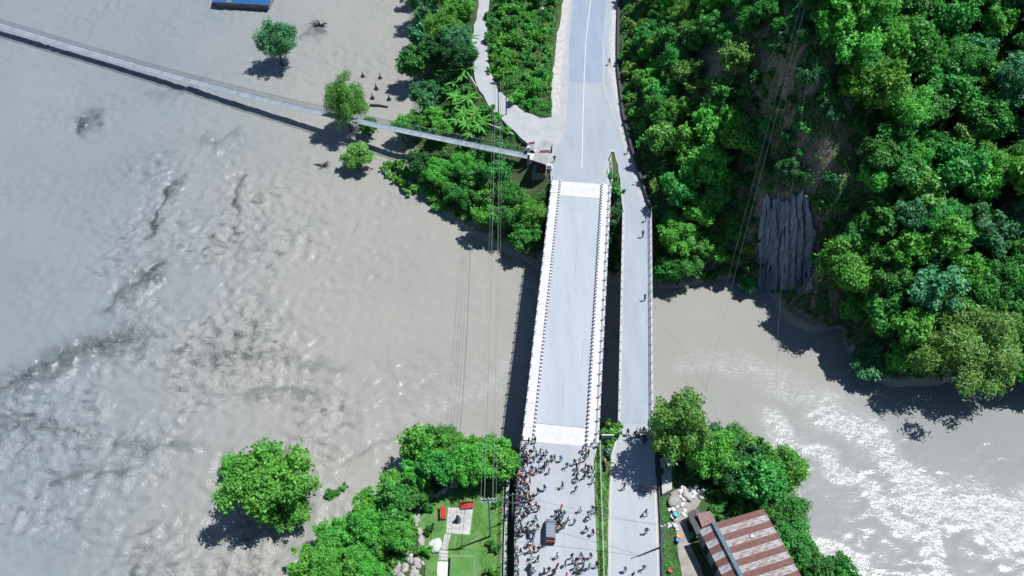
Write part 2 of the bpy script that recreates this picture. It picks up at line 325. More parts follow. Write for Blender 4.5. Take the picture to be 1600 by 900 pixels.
alley_px = [(1048, 770), (1066, 760), (1100, 765), (1092, 790), (1072, 815), (1078, 850), (1100, 900), (1125, 1000), (1082, 1000), (1066, 900), (1058, 850), (1052, 810)]
W_road = poly_w(road_n_px); W_a1 = poly_w(app1_px); W_a2 = poly_w(app2_px); W_v = poly_w(verge_px); W_lawn = poly_w(lawn_px, LZ); W_al = poly_w(alley_px, -1.6)
ctl = []
def cp(*q): ctl.extend(q)
for pl in (road_n_px,): cp(*[(a, b, -0.1) for a, b in pl])
for y in (-40, 20, 60, 100, 140, 180, 220, 260): cp((915, y, -0.1))
cp((1040, 0, 6), (1035, 50, 5.5), (1035, 100, 5), (1045, 150, 4.5), (1060, 200, 4.5), (1060, 250, 3), (1080, 300, 2.5), (1090, 380, -2), (1060, 350, -1), (1100, 420, -6.5), (1090, 452, -9.2), (1050, 462, -9.2),
   (1025, 345, -1.5), (1030, 400, -5.5), (1022, 470, -9.2), (1155, 438, -9.2), (1150, 400, -4), (1145, 330, 3.5), (1130, 270, 6.5), (1125, 200, 9.5), (1110, 100, 14), (1100, 0, 18),
   (1190, 446, -9.2), (1190, 400, -1), (1190, 330, 7.5), (1185, 260, 11.5), (1190, 180, 16.5), (1190, 100, 22), (1190, 0, 29),
   (1255, 462, -9.2), (1255, 400, 0), (1255, 330, 9), (1250, 260, 16), (1250, 180, 24), (1250, 100, 31), (1250, 0, 39),
   (1310, 520, -9.2), (1305, 450, -1), (1300, 380, 7), (1310, 300, 14.5), (1310, 200, 22.5), (1310, 100, 30), (1310, 0, 37),
   (1335, 575, -9.2), (1420, 612, -9.2), (1500, 603, -9.2), (1600, 600, -9.2), (1700, 600, -9.2),
   (1400, 540, -3), (1400, 450, 4), (1400, 350, 9.5), (1400, 250, 15), (1400, 100, 23), (1400, 0, 29),
   (1500, 520, -3), (1500, 430, 3.5), (1500, 330, 9), (1500, 220, 14.5), (1500, 100, 21), (1500, 0, 27),
   (1600, 510, -2), (1600, 420, 4), (1600, 320, 10), (1600, 200, 17), (1600, 100, 23), (1600, 0, 29), (1720, 500, -1), (1720, 350, 9), (1720, 200, 18), (1720, 0, 30))
# far bank left of the road
for q in [(615, -40), (622, 0), (630, 50), (642, 110), (636, 180), (600, 250), (602, 292), (655, 318), (735, 378), (790, 404), (835, 432), (880, 446), (930, 455), (980, 465)]: cp((*q, -9.0))
cp((560, 255, -9.2), (590, 270, -8.35), (640, 285, -8.0), (690, 318, -8.1), (650, 250, -7.6), (680, 0, -5), (700, 60, -3.5), (690, 120, -5), (715, 165, -3), (700, 220, -5), (740, 240, -4), (760, 300, -5.5), (820, 300, -3.2), (835, 370, -6.3), (750, 345, -7.3),
   (735, 200, -2.5), (770, 215, -2), (800, 235, -2.2), (840, 290, -2.4), (905, 330, -3.5), (905, 400, -7), (962, 330, -2), (962, 300, -.6), (962, 400, -6.5), (995, 370, -4), (1000, 420, -7.5), (962, 270, -.1), (962, 255, -.1),
   (800, 20, 0.4), (820, 80, 1.0), (845, 150, .3), (835, 60, 1.2), (790, 90, .6), (850, 20, .6), (720, 10, -1.2), (722, 60, -1.0), (722, 100, -1.0))
# river bed
for q in [(200, 100), (100, 400), (400, 300), (550, 450), (300, 600), (500, 650), (700, 500), (100, 800), (350, 850), (880, 560), (780, 600), (1080, 540), (1200, 560), (1400, 720), (1500, 850), (1350, 800), (1600, 700), (0, 0), (500, 40), (-200, 500), (1000, 560), (-100, 950), (450, 200), (560, 120), (600, 60)]: cp((*q, -13))
# near bank
for q in [(440, 940), (468, 893), (480, 868), (560, 802), (622, 742), (645, 712), (700, 712), (760, 705), (808, 690), (870, 685), (945, 655), (1010, 655), (1060, 670), (1120, 705), (1200, 712), (1243, 740), (1256, 830), (1250, 868), (1330, 893), (1360, 960)]: cp((*q, -9.0))
cp((600, 830, -5.5), (560, 875, -6), (520, 900, -6.2), (665, 740, -6), (720, 735, -4.5), (770, 725, -4.5), (640, 800, -4.2), (640, 860, -3.6), (620, 900, -3.6), (560, 1000, -4), (800, 760, -3.2), (797, 830, -3.1), (797, 900, -3.1), (795, 730, -4), (800, 705, -6.5),
   (1040, 700, -2), (1040, 740, -.6), (1042, 800, -.7), (1042, 890, -.5), (1045, 1000, -.5), (1100, 740, -3), (1150, 745, -5), (1220, 770, -6), (1235, 850, -6.3), (1100, 800, -1.8), (1080, 870, -1.8), (1180, 850, -2.6), (1130, 900, -2), (1200, 1000, -3), (1300, 920, -7), (950, 690, -1.5), (952, 672, -4))
for pl in (app1_px, app2_px): cp(*[(a, b, -0.3) for a, b in pl if b > 700 and a > 850])
cp(*[(a, b, LZ - .1) for a, b in lawn_px]); cp((720, 800, LZ - .1), (740, 860, LZ - .1), (690, 850, LZ - .1), (720, 950, LZ - .1)); cp(*[(a, b, -1.7) for a, b in alley_px])
CW = np.array([[*P(a, b, z)] for a, b, z in ctl])
far = [(-400, -200, -13), (-400, 200, -13), (-400, 500, -13), (0, -200, 0), (60, -200, -2), (400, -200, -13), (20, 300, 2), (20, 500, 8), (80, 300, 90), (200, 300, 110), (200, 150, 70), (400, 300, 130), (400, 60, -13), (150, 60, -13), (150, 0, -13), (60, 0, -8), (-60, 0, -9), (-30, 0, -4), (0, 0, -1), (10, 250, 0), (-30, 250, -8.8), (-60, 250, -12), (-60, 400, -12), (60, 180, 45), (60, 220, 60)]
CW = np.vstack([CW, np.array(far, float)])
_, ui = np.unique(CW[:, :2].round(2), axis=0, return_index=True); CW = CW[ui]
def _ker(ax, ay, bx, by): return np.hypot(ax[:, None] - bx[None], ay[:, None] - by[None])
n_ = len(CW); K = -_ker(CW[:, 0], CW[:, 1], CW[:, 0], CW[:, 1]) - 0.15 * np.eye(n_); Q = np.c_[np.ones(n_), CW[:, 0], CW[:, 1]]
_w = np.linalg.solve(np.block([[K, Q], [Q.T, np.zeros((3, 3))]]), np.r_[CW[:, 2], 0, 0, 0])
def rbf(x, y):
    s = x.shape; x = x.ravel(); y = y.ravel(); out = np.empty(len(x))
    for i in range(0, len(x), 8000):
        a, b = x[i:i + 8000], y[i:i + 8000]
        out[i:i + 8000] = -_ker(a, b, CW[:, 0], CW[:, 1]) @ _w[:n_] + _w[n_] + _w[n_ + 1] * a + _w[n_ + 2] * b
    return out.reshape(s)
def axis(lo, fa, fb, hi, st):
    m = np.arange(fa, fb + st / 2, st); l = [fa]; h = [m[-1]]; k = st
    while l[-1] > lo: k *= 1.35; l.append(l[-1] - k)
    k = st
    while h[-1] < hi: k *= 1.35; h.append(h[-1] + k)
    return np.r_[np.array(l[1:][::-1]), m, np.array(h[1:])]
GX = axis(-400, -62, 118, 400, 0.85); GY = axis(-150, 38, 205, 500, 0.85)
X, Y = np.meshgrid(GX, GY)
Z = rbf(X, Y)
rgh = np.clip((Z + 8) / 8, 0.15, 1.5)
Z = Z + rgh * (0.55 * pn(X / 7, Y / 7, 1) + 0.3 * pn(X / 2.6, Y / 2.6, 2))
Z = Z + np.clip((Z - 4) / 8, 0, 1) * 1.6 * pn(X / 5, Y / 5, 5)
def near_poly(poly, d): 
    r = inpoly(X, Y, poly)
    for a in range(8):
        r |= inpoly(X + d * math.cos(a * math.pi / 4), Y + d * math.sin(a * math.pi / 4), poly)
    return r
def N2(a): return np.array(a[:2])
MB_N, MB_F = np.array([7.15, 64.3]), np.array([13.15, 119.9]); SB_N, SB_F = np.array([18.65, 67.6]), np.array([22.95, 112.0])
def frame(N, Fp):
    d = (Fp - N); L = np.linalg.norm(d); d = d / L; a = np.array([d[1], -d[0]])
    return (lambda u, v, z=0.0: (N[0] + a[0] * u + d[0] * v, N[1] + a[1] * u + d[1] * v, z)), L
bl, BL = frame(MB_N, MB_F); sl, SL = frame(SB_N, SB_F)
for po, zz in ((W_road, -0.14), (W_a1, -0.35), (W_a2, -0.35), (W_v, -0.35), (W_lawn, LZ - 0.12), (W_al, -1.72)):
    m = near_poly(po, 0.9); Z[m] = np.minimum(Z[m], zz)
    m = near_poly(po, 0.1); Z[m] = np.maximum(Z[m], zz - 1.0)
for f, L, h in ((bl, BL, 6.3), (sl, SL, 3.2)):
    po = [f(-h, 0.5)[:2], f(h, 0.5)[:2], f(h, L - .5)[:2], f(-h, L - .5)[:2]]; m = inpoly(X, Y, po); Z[m] = np.minimum(Z[m], -2.4)
def grid_faces(ny, nx):
    i = np.arange(ny * nx).reshape(ny, nx); return np.stack([i[:-1, :-1], i[:-1, 1:], i[1:, 1:], i[1:, :-1]], -1).reshape(-1, 4)
structure(link('ground', np_mesh('ground', np.stack([X, Y, Z], -1).reshape(-1, 3), grid_faces(*X.shape), 'ground_earth', True)))
def gz(x, y):
    x = np.asarray(x, float); y = np.asarray(y, float)
    i = np.clip(np.searchsorted(GX, x) - 1, 0, len(GX) - 2); j = np.clip(np.searchsorted(GY, y) - 1, 0, len(GY) - 2)
    a = np.clip((x - GX[i]) / (GX[i + 1] - GX[i]), 0, 1); b = np.clip((y - GY[j]) / (GY[j + 1] - GY[j]), 0, 1)
    return Z[j, i] * (1 - a) * (1 - b) + Z[j, i + 1] * a * (1 - b) + Z[j + 1, i] * (1 - a) * b + Z[j + 1, i + 1] * a * b
def hit(px, py):
    """first point of the terrain (or water) seen through these photo coordinates"""
    px = np.atleast_1d(np.asarray(px, float)); py = np.atleast_1d(np.asarray(py, float))
    u = (px - 800) / FPX; v = (py - 450) / FPX; dn = ST + v * CT; fw = CT - v * ST
    res = np.zeros((len(px), 3)); done = np.zeros(len(px), bool)
    for h in np.arange(60, -14, -0.35):
        d = (HC - h) / dn; x = u * d; y = fw * d; g = np.maximum(gz(x, y), WL)
        m = (~done) & (h <= g); res[m] = np.c_[x, y, g][m]; done |= m
    return res

# ------------------------------------------------------------------ river
def river():
    gx = axis(-400, -140, 100, 400, 0.42); gy = axis(-150, 42, 205, 500, 0.42)
    x, y = np.meshgrid(gx, gy); px, py = PX(x, y, WL)
    def sm(a, lo, hi): t = np.clip((a - lo) / (hi - lo), 0, 1); return t * t * (3 - 2 * t)
    # turbulence of the main river
    core = sm(px, 20, 260) * (1 - sm(px, 380, 640)) * sm(py, 150, 330)
    core = np.maximum(core, (1 - sm(px, 420, 700)) * sm(py, 520, 640) * (1 - .5 * sm(py, 780, 900)))
    flow = 0.13 + 0.16 * sm(pn(x / 22, y / 22, 9), -0.2, 0.5)
    right = sm(px, 960, 1060); cor = right * sm(px * .55 + py, 1250, 1420)
    rough = np.clip(np.maximum(core * (0.65 + .6 * pn(x / 14, y / 14, 3)), flow), 0.1, 1.2)
    rough = rough * (1 - right) + right * (0.03 + 0.06 * sm(pn(x / 9, y / 9, 12) + cor * .5, 0.0, 0.6))
    wx, wy = x + 1.5 * pn(x / 9, y / 9, 21), y + 1.5 * pn(x / 9, y / 9, 22)
    rid = lambda s, q: 1 - np.abs(pn(wx / s, wy / (s * .62), q)) * 2
    z = rough * (0.45 * rid(6.5, 31) + 0.48 * rid(3.0, 32) + 0.48 * pn(wx / 1.5, wy / 1.1, 33)) - 0.3 * rough
    # standing waves and their steep lee faces
    arcs = [([(-40, 640), (30, 598), (70, 572), (130, 548), (200, 532), (270, 528)], 1.25, 1.3), ([(165, 480), (205, 455), (245, 425), (264, 405)], 0.95, 1.0), ([(150, 500), (190, 468), (230, 446), (255, 425)], 0.6, 0.9),
            ([(232, 385), (246, 350), (268, 300), (296, 262)], 0.8, 0.9), ([(372, 340), (374, 300), (380, 270)], 0.7, 0.8), ([(-30, 655), (40, 660), (110, 678), (160, 690)], 0.6, 0.8), ([(-30, 620), (30, 610), (80, 592), (120, 578)], 0.7, 1.0), ([(-40, 700), (5, 690)], .9, 2.0),
            ([(520, 735), (560, 710), (600, 690), (640, 668)], 0.30, 0.6), ([(120, 205), (140, 188), (170, 182)], 1.0, 1.1), ([(465, 60), (490, 48), (515, 52)], 0.6, 1.0), ([(300, 215), (340, 225), (390, 200)], 0.4, .9), ([(220, 140), (260, 150), (330, 120)], 0.35, .9),
            ([(300, 560), (380, 553), (460, 560)], 0.5, .9), ([(380, 620), (440, 612), (530, 622)], 0.5, .9), ([(60, 760), (140, 740), (230, 735)], 0.5, 1.0), ([(170, 690), (240, 700), (330, 690)], .5, 1.0), ([(420, 545), (470, 572), (560, 578)], .4, .8)]
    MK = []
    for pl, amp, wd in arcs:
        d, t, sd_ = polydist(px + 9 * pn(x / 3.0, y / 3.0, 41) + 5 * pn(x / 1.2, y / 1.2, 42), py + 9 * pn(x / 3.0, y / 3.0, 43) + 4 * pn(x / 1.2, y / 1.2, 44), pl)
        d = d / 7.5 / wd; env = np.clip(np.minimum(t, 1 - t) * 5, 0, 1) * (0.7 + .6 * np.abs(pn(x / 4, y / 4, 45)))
        MK.append(np.clip(amp * 1.35, 0, 1.1) * env * np.exp(-(d / (2.0 if amp > .9 else 1.15)) ** 2))  # mask for shade painted along each standing wave
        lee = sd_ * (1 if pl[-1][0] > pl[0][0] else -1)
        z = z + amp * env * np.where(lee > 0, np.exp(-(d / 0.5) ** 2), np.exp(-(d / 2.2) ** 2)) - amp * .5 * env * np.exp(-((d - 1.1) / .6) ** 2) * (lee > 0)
    # foam tails below the bridges
    foam = np.zeros_like(x); wave_shade = np.zeros_like(x)
    for pl, wd, a in [([(1190, 650), (1250, 700), (1320, 740), (1380, 790), (1420, 830)], 16, 1.0), ([(1290, 640), (1370, 690), (1420, 750), (1490, 800), (1640, 860)], 26, 1.0), ([(1440, 780), (1455, 850), (1500, 930)], 12, .9), ([(1420, 770), (1500, 790), (1640, 800)], 34, .75), ([(1130, 575), (1200, 590), (1290, 640)], 14, .55), ([(1262, 850), (1300, 870), (1340, 880)], 16, 1.1), ([(1250, 680), (1300, 760), (1350, 880)], 40, .14), ([(1060, 570), (1150, 560), (1250, 600)], 16, .35), ([(690, 640), (770, 600), (800, 560)], 14, .3), ([(570, 690), (640, 650), (760, 590)], 16, .25)]:
        d, t, _ = polydist(px + 22 * pn(x / 6, y / 6, 51), py + 16 * pn(x / 5, y / 5, 52), pl); foam = np.maximum(foam, a * np.exp(-(d / wd) ** 2))
    wave_shade = np.maximum.reduce(MK)
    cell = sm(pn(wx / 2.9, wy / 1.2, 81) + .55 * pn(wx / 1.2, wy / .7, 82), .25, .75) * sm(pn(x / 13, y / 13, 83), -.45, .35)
    wave_shade = np.clip(np.maximum(wave_shade, .85 * cell * sm(rough, .25, .7) * (1 - right)), 0, 1)  # adds painted dark dashes for the shaded wavelets of the rough water
    ftex = right * np.clip(foam, 0, 1) * .42; z = z + ftex * (0.22 * pn(wx / 1.6, wy / 1.1, 91) + .12 * pn(wx / .8, wy / .7, 92)); rough = np.maximum(rough, ftex)
    crest = sm(z / np.maximum(rough, .2), 0.42, 0.6) * sm(rough, .5, .9) * .35 * (pn(x / 2, y / 2, 55) > .25)
    foam = np.clip(np.maximum(foam, crest), 0, 1.2)
    silt = (1 - sm(px + 40 * pn(x / 15, y / 15, 61) + .25 * (py - 450), 130, 520)); silt = np.maximum(silt, .45 * cor)
    V = np.stack([x, y, WL + z], -1).reshape(-1, 3)
    o = structure(link('river', np_mesh('river', V, grid_faces(*x.shape), 'muddy_water', True, {'rough': np.clip(rough, 0, 1).ravel(), 'foam': foam.ravel(), 'silt': silt.ravel(), 'wave_shade': wave_shade.ravel()})))
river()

# ------------------------------------------------------------------ roads
def jag(px, amp=1.0, step=9, fixed=()):
    """photo outline resampled with a slightly broken edge"""
    out = []; n = len(px)
    for i in range(n):
        a = px[i]; b = px[(i + 1) % n]; L = math.hypot(b[0] - a[0], b[1] - a[1]); k = max(1, int(L / step)); nx, ny = -(b[1] - a[1]) / max(L, 1e-6), (b[0] - a[0]) / max(L, 1e-6)
        for j in range(k):
            t = j / k; q = 0 if j == 0 else random.uniform(-amp, amp); out.append((a[0] + (b[0] - a[0]) * t + nx * q, a[1] + (b[1] - a[1]) * t + ny * q))
    return out
structure(MB().prism(poly_w(jag(road_n_px, 1.3)), -0.9, 0.0).build('road', ['road_dirt']))
main_px = [(864, 291), (866, 240), (884, 200), (888, 130), (889, 60), (894, 0), (898, -60), (958, -60), (955, 0), (951, 60), (950, 120), (962, 170), (976, 235), (992, 285), (1008, 337), (977, 336), (973, 290), (968, 256), (960, 232), (954, 231), (947, 250), (943, 274), (952, 291)]
structure(MB().prism(poly_w(jag(main_px, .5, 14)), -0.3, 0.006).build('road_slab', ['concrete_road']))
structure(MB().prism(poly_w([(889, 128), (890, 60), (896, 0), (900, -60), (951, -60), (947, 0), (942, 60), (941, 129)]), -0.1, 0.012).build('asphalt_lane', ['asphalt_pale']))
for gp in ([(863, 181), (862, 130), (870, 60), (880, 2), (884, -40), (893, -40), (887, 30), (880, 90), (876, 130), (874, 178)], [(968, -40), (965, 0), (963, 60), (963, 110), (970, 165), (961, 150), (953, 110), (954, 60), (957, 0), (960, -40)], [(947, 286), (949, 254), (955, 243), (957, 262), (954, 286)]):
    structure(MB().prism(poly_w(jag(gp, 1.6, 7)), -0.1, 0.010).build('gravel_shoulder', ['gravel_pale']))
def stripe(pts, wd, z, name, mat):
    m = MB(); W = [np.array(P(a, b, 0)[:2]) for a, b in pts]; L = []; R = []
    for i, p in enumerate(W):
        d = W[min(i + 1, len(W) - 1)] - W[max(i - 1, 0)]; d /= np.linalg.norm(d); nrm = np.array([-d[1], d[0]]) * wd / 2; L.append(p + nrm); R.append(p - nrm)
    n = len(W); V = [(*p, z) for p in L] + [(*p, z) for p in R]
    m.add(V, [(i, n + i, n + i + 1, i + 1) for i in range(n - 1)]); o = m.build(name, [mat]); return structure(o)
stripe([(926, -40), (923, 0), (918, 40), (915, 70), (913, 120), (911, 180), (910, 230), (909, 262)], 0.16, 0.017, 'centre_line', 'white_paint')
stripe([(942, 60), (943, 128), (952, 160), (965, 195), (978, 228)], 0.10, 0.017, 'edge_line', 'yellow_paint')
structure(MB().prism(poly_w(jag(app1_px, .5)), -5.2, 0.0, 0, 1).build('approach_road', ['approach_concrete', 'old_concrete']))
structure(MB().prism(poly_w(jag(app2_px, .7)), -4.5, 0.0, 0, 1).build('side_road', ['approach_concrete', 'old_concrete']))
structure(MB().prism(poly_w(jag(verge_px, .5)), -4.0, 0.03).build('verge', ['lawn']))
stripe([(958, 712), (955, 760), (953.5, 830), (952, 1000)], 0.13, 0.006, 'edge_line', 'yellow_paint')
stripe([(1019, 715), (1023, 760), (1026, 830), (1030, 1000)], 0.13, 0.006, 'edge_line', 'yellow_paint')
structure(MB().prism(poly_w([(965.5, 657), (959.5, 688), (953.4, 712), (957, 716), (964, 690), (969, 657)]), -0.1, 0.005).build('gravel_shoulder', ['gravel_pale']))
structure(MB().prism(W_lawn, LZ - 0.5, LZ).build('lawn', ['lawn']))
structure(MB().prism(poly_w(jag(alley_px, 1.5), -1.6), -3.2, -1.6).build('alley', ['alley_dirt']))
structure(MB().prism(poly_w([(1031, 716), (1049, 712), (1050, 764), (1035, 772)], -.45), -2.5, -.45).build('footpath', ['gravel_pale']))

# ------------------------------------------------------------------ the wide bridge
def main_bridge():
    r = thing('road_bridge', (*bl(0, 0)[:2], -9.5), 'wide two-lane concrete road bridge with white railed walkways, empty of traffic', 'bridge')
    HW, KW = 5.68, 3.95
    def slab(m, u0, u1, v0, v1, z0, z1): m.hexa([bl(u0, v0, z0), bl(u1, v0, z0), bl(u1, v1, z0), bl(u0, v1, z0)], [bl(u0, v0, z1), bl(u1, v0, z1), bl(u1, v1, z1), bl(u0, v1, z1)]); return m
    def one(name, mat, *a): return slab(MB(), *a).build(name, [mat], r)
    one('deck', 'deck_concrete', -KW, KW, 3.0, BL - 3.6, -0.45, 0.02)
    one('approach_slab', 'white_concrete', -KW, KW, -0.2, 2.94, -0.45, 0.015); one('approach_slab', 'white_concrete', -KW, KW, BL - 3.54, BL + .3, -0.45, 0.015)
    one('expansion_joint', 'steel_dark', -KW + .1, KW - .1, 2.94, 3.0, -0.4, 0.012); one('expansion_joint', 'steel_dark', -KW + .1, KW - .1, BL - 3.6, BL - 3.54, -0.4, 0.012)
    for u in (-4.2, -1.4, 1.4, 4.2): one('girder', 'old_concrete', u - .3, u + .3, 1.0, BL - 1.0, -2.2, -0.46)
    one('abutment', 'old_concrete', -5.6, 5.6, -1.6, 0.9, -9.5, -0.5); one('abutment', 'old_concrete', -5.6, 5.6, BL - .9, BL + 1.2, -8.9, -0.5)
    n = 26; step = (BL + .4) / n
    post = MB().box(-.09, .09, -.09, .09, 0, 1.12).box(-.12, .12, -.12, .12, 1.12, 1.2).mesh('post', ['white_concrete'])
    kerb = MB().hexa([(-.20, -.25, 0), (.20, -.25, 0), (.20, .25, 0), (-.20, .25, 0)], [(-.11, -.19, .44), (.11, -.19, .44), (.11, .19, .44), (-.11, .19, .44)]).mesh('kerb_block', ['white_paint'])
    ang = -math.atan2(*(MB_F - MB_N))
    o = np.array(r.location)
    for s in (-1, 1):
        for i in range(n):
            v0 = -0.2 + i * step
            a, b = sorted((s * (KW + .02), s * HW)); slab(MB(), a, b, v0 + .015, v0 + step - .015, -0.42, 0.26 + random.uniform(-.006, .006)).build('walkway_slab', ['white_concrete'], r)
        for i in range(n + 1): link('post', post, r, np.array(bl(s * (HW - .13), -0.1 + i * step * .996, .25)) - o, ang)
        for z, rad in ((.62, .035), (.98, .04)): MB().tube([bl(s * (HW - .13), v, z + .25 - .04) for v in (-0.1, BL / 2, BL + .2)], rad, 6).build('rail', ['steel_pale'], r)
        k = 78
        for i in range(k): link('kerb_block', kerb, r, np.array(bl(s * (KW + .02), 0.15 + i * (BL - .3) / (k - 1), .24)) - o, ang)
    slab(MB(), -HW + .02, -KW - .1, BL - 3.2, BL - 3.12, .255, .275).build('joint_strip', ['steel_dark'], r)
    for v in (BL / 2,):
        for u in (-3.6, 3.6): MB().tube([bl(u, v, -13), bl(u, v, -2.9)], .8, 14).build('pier', ['old_concrete'], r)
        one('pier_cap', 'old_concrete', -5.0, 5.0, v - .7, v + .7, -2.9, -2.21)
main_bridge()
for q in ([(903, 362), (901, 395), (898.5, 430)], [(890.5, 462), (889, 478)], [(911, 535), (909, 575)], [(880, 598), (879, 640)]): stripe(q, 0.07, 0.026, 'tar_seam', 'old_concrete')
def side_bridge():
    r = thing('side_bridge', (*sl(0, 0)[:2], -9.5), 'narrow single-lane bridge with steel railing running beside the wide bridge', 'bridge')
    HW = 2.6
    def one(name, mat, u0, u1, v0, v1, z0, z1): return MB().hexa([sl(u0, v0, z0), sl(u1, v0, z0), sl(u1, v1, z0), sl(u0, v1, z0)], [sl(u0, v0, z1), sl(u1, v0, z1), sl(u1, v1, z1), sl(u0, v1, z1)]).build(name, [mat], r)
    one('deck', 'concrete_road', -HW, HW, 0, SL + .3, -0.4, 0.012)
    one('kerb', 'gravel_pale', -HW - .05, -HW + .35, 0, SL + .2, -0.42, 0.22); one('kerb', 'white_concrete', HW - .18, HW + .05, 0, SL + .2, -0.42, 0.18)
    for u in (-1.7, 1.7): one('girder', 'steel_dark', u - .25, u + .25, .3, SL - .3, -1.9, -.41)
    one('abutment', 'old_concrete', -2.5, 2.5, -1.4, .7, -9.5, -.42); one('abutment', 'old_concrete', -2.5, 2.5, SL - .7, SL + .9, -8.8, -.42)
    post = MB().box(-.05, .05, -.05, .05, 0, 1.15).mesh('post', ['steel_pale']); o = np.array(r.location)
    n = 25
    for i in range(n): link('post', post, r, np.array(sl(HW - .06, .1 + i * (SL - .1) / (n - 1), .17)) - o)
    for z in (.45, .8, 1.12): MB().tube([sl(HW - .06, v, .17 + z) for v in (0, SL)], .045 if z > 1 else .03, 6).build('rail', ['steel_pale'], r)
    for i in range(n): link('post', post, r, np.array(sl(-HW + .1, .1 + i * (SL - .1) / (n - 1), -.5)) - o)
    one('pier', 'old_concrete', -1.9, 1.9, SL / 2 - .6, SL / 2 + .6, -13, -1.91)
side_bridge()

# ------------------------------------------------------------------ suspended footbridge
def footbridge():
    A = np.array([-123.7, 182.1]); B = np.array([3.2, 127.5])
    ts = np.array([-.2, 0, .142, .279, .473, .596, .712, .823, .928, 1.0]); zs = np.array([-6.2, -6.5, -6.6, -6.5, -5.95, -4.95, -3.7, -2.25, -.85, 0.2])
    pf = np.polyfit(ts, zs, 4); d = B - A; L = np.linalg.norm(d); e = d / L; nn = np.array([-e[1], e[0]])
    def c(t, off=0, dz=0):
        q = A + d * t + nn * off; return (q[0], q[1], np.polyval(pf, t) + dz)
    r = thing('suspended_footbridge', (B[0], B[1], -1), 'long sagging suspended footbridge of steel panels and wire netting over the flood', 'footbridge')
    T0, T1 = -0.17, 1.0; n = int(L * (T1 - T0) / 1.05); tt = np.linspace(T0, T1, n + 1); hw = .80; o = np.array(r.location)
    for i in range(n):
        a, b = tt[i] + .00006, tt[i + 1] - .00006; z = random.uniform(-.01, .01)
        MB().hexa([c(a, -hw, z - .05), c(b, -hw, z - .05), c(b, hw, z - .05), c(a, hw, z - .05)], [c(a, -hw, z), c(b, -hw, z), c(b, hw, z), c(a, hw, z)]).build('deck_panel', ['deck_steel'], r)
    for s in (-1, 1):
        MB().tube([c(t, s * .95, 1.12) for t in np.linspace(T0, T1, 60)], .045, 6).build('handrail_cable', ['wire_grey'], r)
        MB().tube([c(t, s * .58, -.12) for t in np.linspace(T0, T1, 60)], .05, 6).build('deck_cable', ['steel_dark'], r)
        m = MB()
        for t in np.linspace(T0, T1, 4 * n): m.tube([c(t, s * .81, 0), c(t, s * .95, 1.1)], .014, 3, caps=False)
        for h in (.2, .4, .6, .8, .95): m.tube([c(t, s * (.81 + .13 * h), h) for t in np.linspace(T0, T1, 60)], .014, 3, caps=False)
        tag(m.build('side_netting', ['mesh_green'], r), kind='stuff')
    # end pillars and ramp
    for s in (-1, 1): MB().box(B[0] - .25, B[0] + .25, B[1] + s * 1.0 - .25, B[1] + s * 1.0 + .25, -4, 1.7).build('anchor_pillar', ['white_concrete'], r)
    MB().hexa([(B[0] - .2, B[1] - .9, -3), (B[0] + 1.6, B[1] - .9, -3), (B[0] + 1.6, B[1] + .9, -3), (B[0] - .2, B[1] + .9, -3)], [(B[0] - .2, B[1] - .9, .18), (B[0] + 1.6, B[1] - .9, .05), (B[0] + 1.6, B[1] + .9, .05), (B[0] - .2, B[1] + .9, .18)]).build('landing', ['white_concrete'], r)
footbridge()

